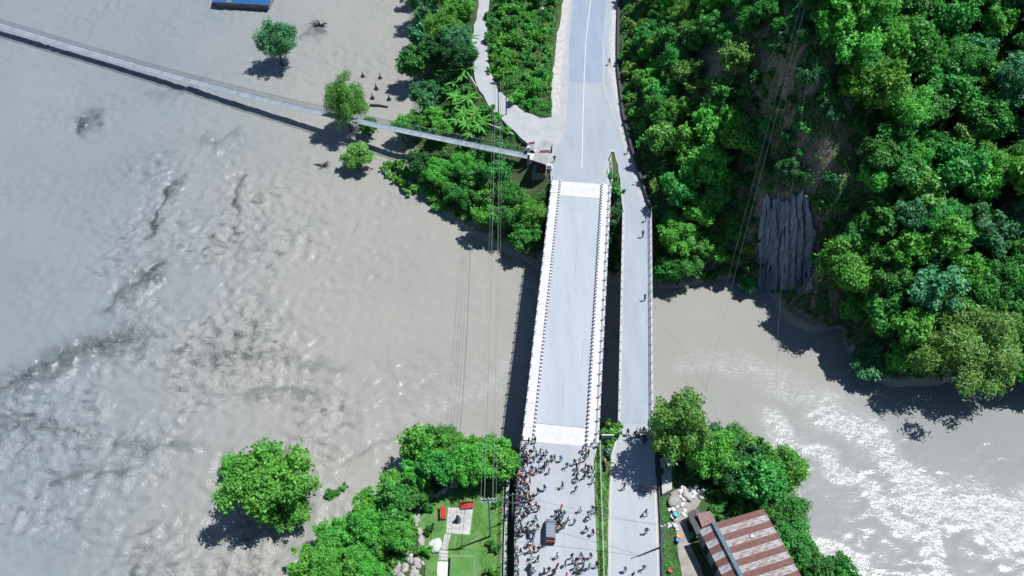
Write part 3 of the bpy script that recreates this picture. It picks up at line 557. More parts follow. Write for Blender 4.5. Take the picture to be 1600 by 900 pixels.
# ------------------------------------------------------------------ vegetation prototypes
def leaf_cloud(centres, dirs, size, rng, spread=0.8, aspect=0.55, up=0.45):
    n = len(centres); nr = dirs * .7 + rng.normal(size=(n, 3)) * spread * .42 + np.array([0, 0, up]); nr /= np.linalg.norm(nr, axis=1)[:, None] + 1e-9
    a = np.cross(nr, rng.normal(size=(n, 3))); a /= np.linalg.norm(a, axis=1)[:, None] + 1e-9; b = np.cross(nr, a)
    s = (size * rng.uniform(.6, 1.35, n))[:, None]
    V = np.stack([centres - a * s, centres + b * s * aspect, centres + a * s, centres - b * s * aspect], 1)
    V[:, 0] -= nr * s * .15; V[:, 2] -= nr * s * .25
    return V.reshape(-1, 3)
def quads(n): return np.arange(n * 4).reshape(n, 4)
def crown_mesh(name, seed, R, zc, hz, nb, nl, leaf, style='round'):
    rng = np.random.default_rng(seed)
    d = rng.normal(size=(nb, 3)); d /= np.linalg.norm(d, axis=1)[:, None]; d[:, 2] = d[:, 2] * .9 + .15
    rad = rng.uniform(.3, 1.0, nb)[:, None] ** .8; st = np.array([rng.uniform(.8, 1.15), rng.uniform(.8, 1.15), 1.0])
    bc = d * rad * np.array([R, R, hz]) * st + rng.normal(size=(nb, 3)) * R * .07; br = R * rng.uniform(.13, .36, nb) ** 1.0 * (1.15 - .35 * rad[:, 0])
    bc = np.vstack([bc, [[0, 0, 0]]]); br = np.r_[br, R * .45]
    w_ = br ** 2; k = rng.choice(len(br), nl, p=w_ / w_.sum())
    q = rng.normal(size=(nl, 3)); q[:, 2] += .35; q /= np.linalg.norm(q, axis=1)[:, None]
    # leaves sit in small sprays so that the outline breaks up
    rr = br[k] * rng.uniform(.62, 1.08, nl) ** .6
    c = bc[k] + q * rr[:, None]
    ns = nl // 9; sp = c[rng.integers(0, nl, ns)] + rng.normal(size=(ns, 3)) * R * .05
    j = rng.integers(0, ns, nl // 2); c[:nl // 2] = sp[j] + rng.normal(size=(nl // 2, 3)) * R * .055
    if style == 'feather':
        c[:, 2] -= .12 * R * (np.hypot(c[:, 0], c[:, 1]) / R) ** 2 * 2
    c = c + np.array([0, 0, zc]); lv = np.clip(.5 + .32 * rng.normal(size=nl) + .35 * (rng.random(len(br))[k] - .5), 0, 1)
    dirs = q.copy()
    V = leaf_cloud(c, dirs, leaf, rng, .9, .24 if style == 'feather' else .55)
    if style == 'feather':
        V = V.reshape(-1, 4, 3); V[:, 2, 2] -= leaf * .5; V[:, 0, 2] += leaf * .15; V = V.reshape(-1, 3)
    return np_mesh(name, V, quads(nl), 'leaf_mid', False, {'lv': np.repeat(lv, 4)})
def trunk_mesh(seed, h, r0, R, lean=.3):
    rng = random.Random(seed); m = MB(); pts = [(0, 0, -1.0)]; x = y = 0
    for i in range(1, 6):
        x += rng.uniform(-lean, lean); y += rng.uniform(-lean, lean); pts.append((x, y, h * i / 5))
    m.tube(pts, [r0 * 1.35, r0, r0 * .9, r0 * .75, r0 * .6, r0 * .35], 7)
    for i in range(6):
        k = 2 + i % 3; a = i * 1.05 + rng.uniform(-.3, .3); p = Vector(pts[k]); e = Vector((math.cos(a) * R * .6, math.sin(a) * R * .6, h * rng.uniform(.18, .4)))
        m.tube([p, p + e * .5 + Vector((0, 0, -.15 * h * .2)), p + e], [r0 * .45, r0 * .28, r0 * .1], 5)
    return m.mesh('trunk', ['bark'], (0, 0, 0), True)
PROTO = {}
def proto(key, crown, trunk):
    r = bpy.data.objects.new('tree', None); c = bpy.data.objects.new('crown', crown); t = bpy.data.objects.new('trunk', trunk) if trunk else None
    PROTO[key] = (crown, trunk)
for i in range(5):
    proto(('broad', i), crown_mesh('crown', 100 + i, 3.5, 5.2, 2.7 + .3 * (i % 3), 26 + 5 * i, 5600, .28), trunk_mesh(100 + i, 5.2, .17, 3.5))
for i in range(3):
    proto(('big', i), crown_mesh('crown', 500 + i, 3.5, 5.0, 2.9, 46 + 8 * i, 15000, .165), trunk_mesh(500 + i, 5.2, .2, 3.5))
proto(('bigfeather', 0), crown_mesh('crown', 520, 3.4, 4.6, 3.0, 44, 20000, .18, 'feather'), trunk_mesh(520, 5.0, .15, 3.0))
for i in range(2):
    proto(('feather', i), crown_mesh('crown', 200 + i, 3.3, 4.6, 3.2, 20, 9000, .30, 'feather'), trunk_mesh(200 + i, 5.0, .13, 3.0))
for i in range(2):
    proto(('clump', i), crown_mesh('crown', 300 + i, 3.4, 4.6, 3.0, 40, 5000, .36), trunk_mesh(300 + i, 5.0, .18, 3.2))
for i in range(3):
    proto(('shrub', i), crown_mesh('foliage', 400 + i, 1.25, .75, .75, 12, 1300, .20), trunk_mesh(400 + i, .9, .05, 1.2, .1))
def plant(key, mat, loc, sc, label, cat, group=None, name='tree', rz=None, szz=1.0):
    cm, tm = PROTO[key]; r = thing(name, loc, label, cat, group, random.uniform(0, 6.28) if rz is None else rz)
    r.scale = (sc, sc, sc * szz)
    c = link('crown' if key[0] != 'shrub' else 'foliage', cm, r); c.material_slots[0].link = 'OBJECT'; c.material_slots[0].material = MATS[mat]
    link('trunk' if key[0] != 'shrub' else 'stem', tm, r)
    return r
KW_ = {'leaf_bright': 'bright green', 'leaf_mid': 'mid green', 'leaf_dark': 'dark green', 'leaf_blue': 'bluish green', 'leaf_olive': 'yellowish green'}
SHP = {'big': 'broad-crowned', 'bigfeather': 'feathery', 'broad': 'round-crowned', 'feather': 'feathery', 'clump': 'coarse-leaved', 'shrub': 'bushy'}
BLOCK = []     # world polygons nothing grows in
for q in (W_road, W_a1, W_a2, W_v, W_lawn, W_al): BLOCK.append(q)
roof_px = [(1085, 826), (1192, 793), (1260, 905), (1260, 1000), (1130, 1000), (1090, 850)]
BLOCK.append(poly_w(roof_px, -1)); BLOCK.append([bl(-6.3, -3)[:2], bl(6.3, -3)[:2], bl(6.3, BL + 2)[:2], bl(-6.3, BL + 2)[:2]]); BLOCK.append([sl(-3.0, -1)[:2], sl(3.0, -1)[:2], sl(3.0, SL + 1)[:2], sl(-3.0, SL + 1)[:2]])
hut_w = [(-0.5, 120.0), (8.5, 119.0), (10.5, 131.5), (4.5, 133.5), (0.5, 130)]
BLOCK.append(hut_w)
BARE = [[(1178, 300), (1275, 300), (1275, 450), (1178, 450)], [(1160, 70), (1185, 65), (1240, 130), (1235, 160), (1200, 140)], [(1245, 225), (1330, 200), (1330, 290), (1250, 300)], [(1085, 90), (1125, 70), (1135, 130), (1100, 190)]]
def blocked(x, y, grow=0.0):
    r = np.zeros(np.shape(x), bool)
    for q in BLOCK:
        r |= inpoly(x, y, q)
        if grow:
            for a in range(8): r |= inpoly(x + grow * math.cos(a * .785), y + grow * math.sin(a * .785), q)
    return r
_fa, _fb = np.array([-42.0, 147.0]), np.array([3.2, 127.5]); _fn = np.array([_fb[1] - _fa[1], _fa[0] - _fb[0]]); _fn = _fn / np.linalg.norm(_fn) * (1 if _fb[1] - _fa[1] > 0 else 1)
if _fn[1] > 0: _fn = -_fn
CORR = [tuple(_fa + _fn * 5.5), tuple(_fb + _fn * 5.5), tuple(_fb - _fn * 2.0), tuple(_fa - _fn * 2.0)]     # strip under the footbridge, low growth only
PLACED = []
def scatter(poly, n, spacing, kinds, mats, smin, smax, place, group, grow=0.8, zmin=WL + .2, tries=60, cat='tree', name='tree', bare=True):
    xs = [p[0] for p in poly]; ys = [p[1] for p in poly]; got = 0
    px = RNG.uniform(min(xs), max(xs), n * tries); py = RNG.uniform(min(ys), max(ys), n * tries); m = inpoly(px, py, poly); px, py = px[m], py[m]
    if bare:
        for b in BARE: m = ~inpoly(px, py, b); px, py = px[m], py[m]
    H = hit(px, py); ok = ~blocked(H[:, 0], H[:, 1], grow) & (H[:, 2] > zmin)
    if name == 'tree': ok &= ~inpoly(H[:, 0], H[:, 1], CORR)
    for p in H[ok]:
        if got >= n: break
        sc = random.uniform(smin, smax); sp = spacing * sc
        if any((p[0] - q[0]) ** 2 + (p[1] - q[1]) ** 2 + (p[2] - q[3]) ** 2 < (.5 * (sp + q[2])) ** 2 for q in PLACED): continue
        PLACED.append((p[0], p[1], sp, p[2])); k = random.choice(kinds); mt = random.choice(mats)
        rel = (sc - smin) / (smax - smin); sz_ = 'small' if rel < .33 else 'medium' if rel < .67 else 'large'
        pl = place.replace('on the high forested slope', 'low on the forested slope' if p[2] < 5 else 'halfway up the forested slope' if p[2] < 15 else 'high on the forested slope')
        plant(k, mt, (p[0], p[1], gz(p[0], p[1]) - .05), sc, f'{sz_} {KW_[mt]} {SHP[k[0]]} {cat} {pl}', cat, group, name, szz=random.uniform(.85, 1.15)); got += 1
    return got
B5 = [('broad', i) for i in range(5)] + [('big', 0), ('big', 1), ('big', 2)]; FE = [('feather', 0), ('feather', 1)]; CLU = [('clump', 0), ('clump', 1)]; SH = [('shrub', i) for i in range(3)]
def solo(px, py, key, mat, width, label, z=None, szz=1.0, name='tree', cat='tree'):
    """one particular tree: photo position of its foot, crown width in metres"""
    if z is None: p = hit(px, py)[0]; p[2] = gz(p[0], p[1])
    else: p = P(px, py, z)
    base = {'big': 7.4, 'bigfeather': 7.0, 'broad': 7.6, 'feather': 7.2, 'clump': 7.4, 'shrub': 2.7}[key[0]]; PLACED.append((p[0], p[1], width * .5, p[2]))
    return plant(key, mat, tuple(p), width / base, label, cat, None, name, szz=szz)
solo(442, 103, ('big', 2), 'leaf_blue', 9.0, 'bluish green tree standing alone in the flood near the blue roof', WL - .3, 1.15)
solo(552, 208, ('bigfeather', 0), 'leaf_olive', 9.0, 'feathery yellowish green tree rising from the flood under the footbridge edge', WL - .3, 1.5)
solo(578, 214, ('feather', 1), 'leaf_mid', 5.0, 'smaller feathery tree growing against the yellowish tree at the footbridge', WL - .3)
solo(562, 264, ('feather', 1), 'leaf_olive', 8.0, 'low palm-like willow bent over the silt beside the footbridge shadow', WL - .2, .75)
solo(432, 792, ('big', 0), 'leaf_bright', 12.6, 'large round tree standing alone in grey flood water', WL - .6, .95)
solo(378, 748, ('big', 1), 'leaf_bright', 5.4, 'small side crown attached to the large lone flood tree', WL - .6, .8)
solo(458, 812, ('big', 2), 'leaf_bright', 7.0, 'lower half crown leaning out of the large lone flood tree', WL - .6, .8)
solo(520, 774, ('shrub', 0), 'leaf_mid', 2.4, 'half drowned shrub top in the water off the garden bank', WL - .3, 1, 'shrub', 'shrub'); solo(535, 766, ('shrub', 1), 'leaf_mid', 1.8, 'tiny drowned shrub beside another shrub top in the water', WL - .3, 1, 'shrub', 'shrub')
solo(1040, 715, ('big', 1), 'leaf_olive', 9.6, 'tall yellowish green tree shading the side road at the bridge end', None, 1.4)
solo(1472, 596, ('bigfeather', 0), 'leaf_olive', 17.5, 'huge feathery yellowish tree overhanging the river under the cliff forest', None, .85)
solo(1352, 585, ('broad', 2), 'leaf_blue', 8.0, 'low spreading bluish tree leaning over the water at the cliff foot', WL - .3, .6)
solo(1588, 600, ('broad', 4), 'leaf_mid', 10.0, 'broad tree on the river edge beside the huge feathery tree', None, .9)
for i, (a, b, s_, mt) in enumerate([(1105, 240, 9.5, 'leaf_bright'), (1145, 255, 8.5, 'leaf_bright'), (1070, 268, 8.5, 'leaf_bright'), (1095, 300, 9, 'leaf_bright'), (1060, 325, 7.5, 'leaf_mid'), (1125, 305, 5.5, 'leaf_bright'), (1050, 400, 8, 'leaf_bright'), (1060, 440, 7, 'leaf_mid'), (1110, 415, 6, 'leaf_bright'), (1085, 360, 6.5, 'leaf_bright'), (1035, 440, 5, 'leaf_mid')]):
    p = hit(a, b)[0]; PLACED.append((p[0], p[1], s_ * .5, p[2])); plant(B5[i % 8], mt, (p[0], p[1], gz(p[0], p[1]) - .1), s_ / 7.6, ['tall bright green tree at the brow of the ledge facing the cliff', 'bright green tree on the ledge nearest the dark gully', 'bright green tree above the curve of the hillside wall', 'large bright tree in the middle of the sunlit ledge', 'mid green tree behind the hillside wall at the side bridge mouth', 'small bright tree between ledge and bare rock', 'wide bright tree beside the side bridge railing', 'mid green tree over the water edge by the side bridge', 'bright green tree on the low bank left of the rock face'.replace(' left of', ' before'), 'bright tree on the slope under the ledge', 'small mid green tree touching the side bridge railing'][i], 'tree', 'sunlit trees on the ledge above the side bridge', szz=.95)
G_H = 'trees of the hillside forest'
scatter([(1290, -60), (1750, -60), (1750, 600), (1330, 590), (1310, 510), (1310, 420), (1345, 330), (1335, 200), (1290, 90)], 190, 4.3, B5 + CLU, ['leaf_mid', 'leaf_mid', 'leaf_bright', 'leaf_blue', 'leaf_mid', 'leaf_bright', 'leaf_mid', 'leaf_bright', 'leaf_olive'], .75, 1.45, 'on the high forested slope east of the cliff', G_H, tries=40)
scatter([(985, -40), (1000, 190), (1030, 280), (1040, 430), (1150, 420), (1150, 300), (1140, 150), (1200, -40)], 62, 4.2, B5 + CLU, ['leaf_mid', 'leaf_bright', 'leaf_mid', 'leaf_bright', 'leaf_olive'], .45, .95, 'on the steep slope above the main road', G_H, 2.0)
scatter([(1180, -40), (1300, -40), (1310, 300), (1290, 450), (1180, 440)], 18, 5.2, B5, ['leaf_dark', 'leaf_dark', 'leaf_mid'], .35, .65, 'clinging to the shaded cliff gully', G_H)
scatter([(975, 0), (975, 120), (985, 190), (1020, 300), (1060, 300), (1150, 200), (1200, 0)], 70, 2.2, SH, ['leaf_mid', 'leaf_bright', 'leaf_bright', 'leaf_olive'], .7, 1.8, 'on the steep slope above the main road', 'shrubs of the hillside', .3, cat='shrub', name='shrub')
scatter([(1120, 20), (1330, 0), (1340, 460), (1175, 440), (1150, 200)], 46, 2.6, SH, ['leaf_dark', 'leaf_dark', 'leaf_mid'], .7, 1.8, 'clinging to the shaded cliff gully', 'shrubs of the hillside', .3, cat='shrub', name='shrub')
scatter([(1022, 400), (1100, 405), (1180, 395), (1180, 452), (1090, 458), (1022, 475)], 22, 2.2, SH, ['leaf_mid', 'leaf_bright'], .8, 1.6, 'at the water edge between side bridge and cliff', 'shrubs at the cliff water edge', .2, WL + .05, cat='shrub', name='shrub')
G_L = 'trees on the far river bank'
scatter([(625, -40), (735, -40), (725, 70), (735, 140), (700, 150), (660, 190), (640, 120)], 16, 5.2, B5 + CLU, ['leaf_dark', 'leaf_mid', 'leaf_blue', 'leaf_bright'], .8, 1.15, 'between the river and the narrow lane', G_L, 2.0)
scatter([(600, 165), (660, 190), (700, 215), (690, 240), (615, 225)], 7, 4.6, B5 + FE, ['leaf_bright', 'leaf_bright', 'leaf_mid'], .6, .9, 'on the silt bank beside the footbridge', G_L)
scatter([(740, 265), (800, 262), (858, 305), (848, 425), (790, 405), (740, 350)], 18, 4.8, B5, ['leaf_bright', 'leaf_mid', 'leaf_mid'], .75, 1.1, 'on the bank between footbridge and wide bridge', G_L, 2.4)
scatter([(640, 235), (750, 260), (740, 345), (700, 330), (650, 280)], 14, 4.0, B5, ['leaf_mid', 'leaf_dark', 'leaf_bright'], .5, .85, 'on the bank below the footbridge', G_L)
scatter([(600, 255), (740, 320), (730, 345), (690, 330), (610, 290)], 26, 1.5, SH, ['leaf_olive', 'leaf_bright'], .8, 1.7, 'on the silt edge below the footbridge', 'bushes on the silt edge', .3, WL + .02, cat='bush', name='bush')
scatter([(770, -30), (875, -30), (858, 60), (852, 120), (850, 170), (800, 155), (770, 110), (765, 50)], 10, 4.0, B5, ['leaf_bright', 'leaf_mid', 'leaf_bright'], .3, .52, 'in the overgrown triangle between lane and main road', 'trees of the road triangle', 1.6)
scatter([(770, -30), (875, -30), (858, 60), (856, 180), (800, 160), (770, 110), (765, 50)], 72, 1.7, SH, ['leaf_bright', 'leaf_mid', 'leaf_bright', 'leaf_olive'], .8, 1.6, 'in the overgrown triangle between lane and main road', 'shrubs of the road triangle', .3, cat='shrub', name='shrub')
scatter([(730, 130), (800, 205), (850, 260), (820, 300), (700, 260), (690, 150)], 22, 2.2, SH, ['leaf_bright', 'leaf_mid'], .7, 1.4, 'on the slope under the narrow lane', 'shrubs on the far bank', .4, cat='shrub', name='shrub')
scatter([(957, 275), (971, 310), (970, 440), (955, 440), (952, 300)], 12, 2.2, SH, ['leaf_mid', 'leaf_dark'], .7, 1.1, 'in the gap between the two bridges', 'shrubs between the bridges', .1, cat='shrub', name='shrub')
solo(955, 690, ('shrub', 1), 'leaf_bright', 4.2, 'bright rounded bush at the near end of the gap between bridges', None, 1.3, 'bush', 'bush')
G_N = 'trees on the garden bank'
scatter([(640, 722), (670, 716), (780, 715), (802, 735), (795, 755), (690, 762), (660, 790), (640, 790)], 15, 3.9, B5, ['leaf_bright', 'leaf_mid', 'leaf_bright'], .5, .9, 'on the bank behind the garden lawn', G_N, .2)
scatter([(455, 935), (475, 895), (560, 812), (625, 760), (645, 790), (640, 830), (600, 900), (590, 960)], 24, 4.2, B5, ['leaf_bright', 'leaf_mid', 'leaf_bright', 'leaf_bright'], .45, .9, 'on the river bank below the garden', G_N, .2)
scatter([(455, 935), (475, 895), (560, 812), (625, 760), (650, 790), (645, 850), (600, 910), (590, 960)], 26, 1.9, SH, ['leaf_bright', 'leaf_mid', 'leaf_olive'], .6, 1.3, 'on the river bank below the garden', 'shrubs on the garden bank', .2, cat='shrub', name='shrub')
scatter([(1055, 700), (1110, 708), (1185, 725), (1218, 755), (1226, 830), (1228, 880), (1212, 830), (1192, 790), (1150, 792), (1128, 768), (1075, 738)], 26, 3.9, B5, ['leaf_mid', 'leaf_dark', 'leaf_mid', 'leaf_bright'], .65, 1.05, 'on the bank behind the striped tin roof', 'trees behind the tin roof', .3)
scatter([(1245, 840), (1255, 870), (1340, 898), (1360, 960), (1265, 960)], 9, 3.6, B5, ['leaf_mid', 'leaf_dark'], .45, .7, 'at the foam edge beside the striped tin roof', 'trees behind the tin roof', .2)
scatter([(1050, 700), (1110, 718), (1112, 745), (1055, 742)], 14, 2.0, SH, ['leaf_bright', 'leaf_mid'], .8, 1.6, 'between the tall road tree and the alley', 'shrubs above the alley', .3, cat='shrub', name='shrub')
scatter([(1112, 768), (1150, 770), (1195, 786), (1188, 796), (1122, 812)], 14, 1.7, SH, ['leaf_bright', 'leaf_mid'], .7, 1.4, 'along the upper eaves of the striped tin roof', 'shrubs along the tin roof', .05, cat='shrub', name='shrub')
for i, (a, b, s_, mt) in enumerate([(670, 797, 1.7, 'leaf_mid'), (672, 829, 1.7, 'leaf_dark'), (666, 863, 2.2, 'leaf_bright'), (776, 789, 1.6, 'leaf_mid'), (771, 856, 2.0, 'leaf_mid'), (770, 897, 2.0, 'leaf_bright')]):
    lab = ['clipped round shrub beside the red bench and stone edging', 'dark clipped round shrub between stone edging and patio', 'loose bright shrub by the white boulder', 'small shrub on the lawn next to the utility pole', 'rounded shrub on the lawn beside the garden fence shadow', 'bright shrub on the lawn beyond the grassed platform'][i]
    p = P(a, b, LZ); plant(SH[i % 3], mt, tuple(p), s_ / 2.7, lab, 'shrub', None, 'shrub', szz=1.2)

# banana plants with single leaves
def banana_leaf(seed, L, wd, droop):
    m = MB(); n = 7; V = []; F = []
    for i in range(n):
        t = i / (n - 1); x = L * t; z = .55 * L * t - droop * L * t * t; w_ = wd * math.sin(math.pi * min(1, t * .9 + .07)) ** .7 + .01
        V += [(x, -w_, z - .3 * w_), (x, 0, z + .05), (x, w_, z - .3 * w_)]
    for i in range(n - 1): F += [(3 * i, 3 * i + 3, 3 * i + 4, 3 * i + 1), (3 * i + 1, 3 * i + 4, 3 * i + 5, 3 * i + 2)]
    me = m.add(V, F).mesh('leaf', ['leaf_bright'], smooth=True); at = me.attributes.new('lv', 'FLOAT', 'POINT'); at.data.foreach_set('value', np.full(len(V), random.uniform(.0, .55), np.float32)); return me
BLV = [banana_leaf(i, random.uniform(1.9, 2.6), random.uniform(.2, .3), random.uniform(.55, .95)) for i in range(5)]
BST = MB().tube([(0, 0, -.5), (0.05, 0, 1.0), (0, .05, 2.0)], [.16, .13, .09], 7).mesh('stem', ['bark'], smooth=True)
def banana(px, py):
    p = hit(px, py)[0]; z = gz(p[0], p[1])
    r = thing('banana_plant', (p[0], p[1], z), 'banana plant with long arching leaves on the slope below the narrow lane', 'banana plant', 'banana plants below the lane', random.uniform(0, 6)); sc = random.uniform(.8, 1.15); r.scale = (sc,) * 3
    link('stem', BST, r); k = random.randint(7, 10)
    for i in range(k):
        o = link('leaf', random.choice(BLV), r, (0, 0, 1.85 + random.uniform(-.1, .15)), i * 6.283 / k + random.uniform(-.25, .25)); o.rotation_euler[1] = random.uniform(-.35, .3)
for q in [(700, 125), (712, 115), (722, 130), (708, 140), (690, 135), (718, 112), (728, 122), (732, 80), (735, 72), (730, 205), (740, 195), (750, 210), (735, 218), (745, 185), (725, 190), (712, 165), (722, 178), (732, 165), (755, 200), (716, 200), (682, 142), (726, 96)]: banana(*q)

# undergrowth, uncountable
def undergrowth():
    rng = np.random.default_rng(77); allV = []; lv = []
    def patch(poly, n, size, hmax, grow, bare=True, cl=1.0):
        xs = [p[0] for p in poly]; ys = [p[1] for p in poly]; px = rng.uniform(min(xs), max(xs), n); py = rng.uniform(min(ys), max(ys), n); m = inpoly(px, py, poly); px, py = px[m], py[m]
        if bare:
            for b in BARE: m = ~inpoly(px + rng.normal(size=len(px)) * 6, py + rng.normal(size=len(px)) * 6, b) | (rng.random(len(px)) < .12); px, py = px[m], py[m]
        H = hit(px, py); nz = pn(H[:, 0] / 2.2, H[:, 1] / 2.2, 71); m = ~blocked(H[:, 0], H[:, 1], grow) & (H[:, 2] > WL + .35) & (nz > -.35 + .3 * (1 - cl)); H = H[m]; nz = nz[m]
        H[:, 2] += rng.random(len(H)) * hmax * np.clip(.55 + nz, .15, 1.2)
        allV.append(leaf_cloud(H, np.tile([0, 0, .5], (len(H), 1)), size, rng, 1.0, .5, .4)); lv.append(np.clip(.4 + .5 * nz + .25 * rng.normal(size=len(H)), 0, 1))
    patch([(975, -30), (970, 110), (985, 200), (1022, 320), (1025, 470), (1160, 440), (1310, 520), (1340, 590), (1620, 600), (1620, -30)], 125000, .26, 1.2, .25)
    patch([(620, -30), (745, -30), (730, 90), (740, 140), (830, 225), (862, 290), (850, 430), (740, 385), (600, 290), (600, 240), (640, 180), (640, 100)], 42000, .2, .9, .15, False)
    patch([(768, -30), (885, -30), (866, 60), (860, 185), (820, 176), (780, 142), (764, 110), (760, 60)], 40000, .16, 1.0, .1, False)
    patch([(455, 920), (480, 870), (560, 800), (650, 710), (810, 695), (805, 760), (690, 765), (650, 800), (650, 860), (600, 920)], 30000, .15, .8, .15, False, .7)
    patch([(1028, 690), (1120, 700), (1240, 735), (1256, 850), (1340, 895), (1340, 930), (1260, 930), (1200, 790), (1090, 770), (1045, 760)], 20000, .15, .8, .2, False)
    patch([(1105, 760), (1200, 775), (1215, 800), (1120, 815)], 7000, .15, .9, .05, False)
    patch([(953, 250), (975, 330), (972, 460), (955, 460)], 5000, .15, .7, .05, False); patch([(930, 640), (975, 640), (960, 700), (938, 700)], 3500, .14, 1.0, .05, False)
    patch([(1030, 770), (1052, 775), (1062, 850), (1068, 920), (1035, 920)], 3500, .12, .35, .12, False)
    V = np.vstack(allV); n = len(V) // 4
    tag(link('undergrowth', np_mesh('undergrowth', V, quads(n), 'leaf_under', False, {'lv': np.repeat(np.concatenate(lv), 4)})), 'low tangled green undergrowth covering the banks and slopes', 'undergrowth', kind='stuff')
    # grass tufts on verge and lawn
    Vg = []
    for poly, z, n, s in ((W_v, .03, 5000, .16), (W_lawn, LZ, 9000, .09)):
        xs = [p[0] for p in poly]; ys = [p[1] for p in poly]; x = rng.uniform(min(xs), max(xs), n * 2); y = rng.uniform(min(ys), max(ys), n * 2); m = inpoly(x, y, poly)
        if z < -1: m &= ~inpoly(x, y, poly_w([(698, 791), (741, 793), (737, 837), (715, 837), (700, 905), (684, 905), (694, 837)], LZ)) & (pn(x / 2, y / 2, 4) > -.1)
        else: m &= (pn(x / 1.5, y / 1.5, 8) > -.25)
        x, y = x[m], y[m]; c = np.c_[x, y, np.full(len(x), z + s * .5)]; Vg.append(leaf_cloud(c, np.tile([0., 0, .1], (len(c), 1)), s, rng, 1.2, .3, .0))
    V = np.vstack(Vg); n = len(V) // 4
    tag(link('grass', np_mesh('grass', V, quads(n), 'grass_blade', False, {'lv': np.repeat(rng.random(n), 4)})), 'short grass tufts on the verge and the garden lawn', 'grass', kind='stuff')
undergrowth()

# ------------------------------------------------------------------ cliff face of bare vertical slabs
def cliff():
    r = thing('rock_cliff', tuple(P(1222, 446, WL - 1)), 'bare grey vertically ribbed rock face rising from the water in shade', 'cliff')
    rng = random.Random(5); o = np.array(r.location)
    n = 15
    for i in range(n):
        x0 = 1184 + i * 5.6; x1 = x0 + 5.9; m = MB(); rows = 9; V = []; F = []
        top = 312 + rng.uniform(-8, 22) + (14 if i in (0, 14) else 0); jut = rng.uniform(.15, 1.0)
        for j in range(rows + 1):
            t = j / rows; py = 452 + (top - 452) * t
            for k, px in enumerate((x0, x1)):
                pxj = px + rng.uniform(-.7, .7); p = hit(pxj, py)[0]; jj = jut + rng.uniform(-.12, .12)
                q = p + np.array([-.25 * jj, -1.0 * jj, .25 * jj]); V += [tuple(q), tuple(q + np.array([.5, 2.4, -.4]))]
        for j in range(rows):
            b = 4 * j; F += [(b, b + 2, b + 6, b + 4), (b + 1, b, b + 4, b + 5), (b + 2, b + 3, b + 7, b + 6)]
        b = 4 * rows; F.append((b, b + 2, b + 3, b + 1))
        m.add(V, F).build('rock_slab', ['cliff_rock'], r, o)
cliff()

# ------------------------------------------------------------------ roadside walls, railings
def wall_run(name, pts, z0, z1, wd, mat, label, cat):
    W = [np.array(q) for q in pts]; r0 = W[0]; m = MB(); L = []; R = []
    for i, p in enumerate(W):
        d = W[min(i + 1, len(W) - 1)] - W[max(i - 1, 0)]; d = d / np.linalg.norm(d); nrm = np.array([-d[1], d[0]]) * wd / 2; L.append(p + nrm); R.append(p - nrm)
    for i in range(len(W) - 1): m.hexa([(*R[i], z0), (*R[i + 1], z0), (*L[i + 1], z0), (*L[i], z0)], [(*R[i], z1), (*R[i + 1], z1), (*L[i + 1], z1), (*L[i], z1)])
    o = m.build(name, [mat], None, (r0[0], r0[1], z0)); o.location = (r0[0], r0[1], z0); return tag(o, label, cat)
wall_run('roadside_wall', poly_w([(969, -40), (966.5, 0), (965, 60), (965, 110), (973, 180), (986, 234), (1001, 280), (1015, 325)]), -.8, .75, .45, 'dark_stone', 'low dark stone wall along the hillside edge of the road', 'wall')
wall_run('drain_wall', poly_w([(1025.5, 716), (1029, 760), (1032.5, 830), (1037, 1000)]), -.9, .42, .22, 'dark_stone', 'narrow dark drain wall along the side road by the alley', 'wall')
def railing(name, pts, spacing, h, rails, label, mat='steel_pale', z=0.0, bulky=.05):
    W = [np.array(q) for q in pts]; r = thing(name, (*W[0], z), label, 'railing'); o = np.array(r.location)
    seg = [np.linalg.norm(W[i + 1] - W[i]) for i in range(len(W) - 1)]; tot = sum(seg); n = int(tot / spacing) + 1
    def at(s):
        for i, q in enumerate(seg):
            if s <= q or i == len(seg) - 1: return W[i] + (W[i + 1] - W[i]) * (s / q)
            s -= q
    post = MB().box(-bulky, bulky, -bulky, bulky, -.3, h).mesh('post', [mat])
    for i in range(n): p = at(min(tot, i * spacing)); link('post', post, r, (p[0] - o[0], p[1] - o[1], 0))
    for k in rails: MB().tube([(*at(s), z + k) for s in frange(0, tot, 30)], .045, 6).build('rail', [mat], r)
railing('verge_railing', poly_w([(937, 694), (938, 740), (940, 800), (942, 860), (946, 1020)]), 2.4, .95, (.5, .92), 'steel railing standing in the grass strip between the two roads', z=.03)
railing('parapet_railing', poly_w([(815, 694), (807.5, 760), (805.5, 830), (804.5, 1020)]), 2.0, 1.0, (.45, .95), 'dark parapet railing the crowd leans on above the garden', 'steel_dark')
railing('roadside_railing', poly_w([(954, 246), (955.5, 262), (956.5, 288)]), 1.5, .9, (.45, .88), 'short railing on the far verge where the two roads split')
def garden_fence():
    W = [P(a, b, LZ)[:2] for a, b in [(788, 754), (785, 800), (783, 850), (782, 960)]]; r = thing('garden_fence', (*W[0], LZ), 'thin pale wire fence along the garden edge', 'fence'); o = r.location
    m = MB()
    for i in range(len(W) - 1):
        k = 40
        for j in range(k): p = W[i] + (W[i + 1] - W[i]) * j / k; m.tube([(*p, LZ), (*p, LZ + 1.4)], .012, 3, caps=False)
    for h in np.linspace(.1, 1.4, 9): m.tube([(*p, LZ + h) for p in W], .012, 3, caps=False)
    tag(m.build('wire_netting', ['steel_pale'], r), kind='stuff')
    post = MB().box(-.05, .05, -.05, .05, -.3, 1.5).mesh('post', ['white_concrete'])
    for i in range(len(W) - 1):
        for j in range(3): p = W[i] + (W[i + 1] - W[i]) * j / 3; link('post', post, r, (p[0] - o[0], p[1] - o[1], 0))
garden_fence()
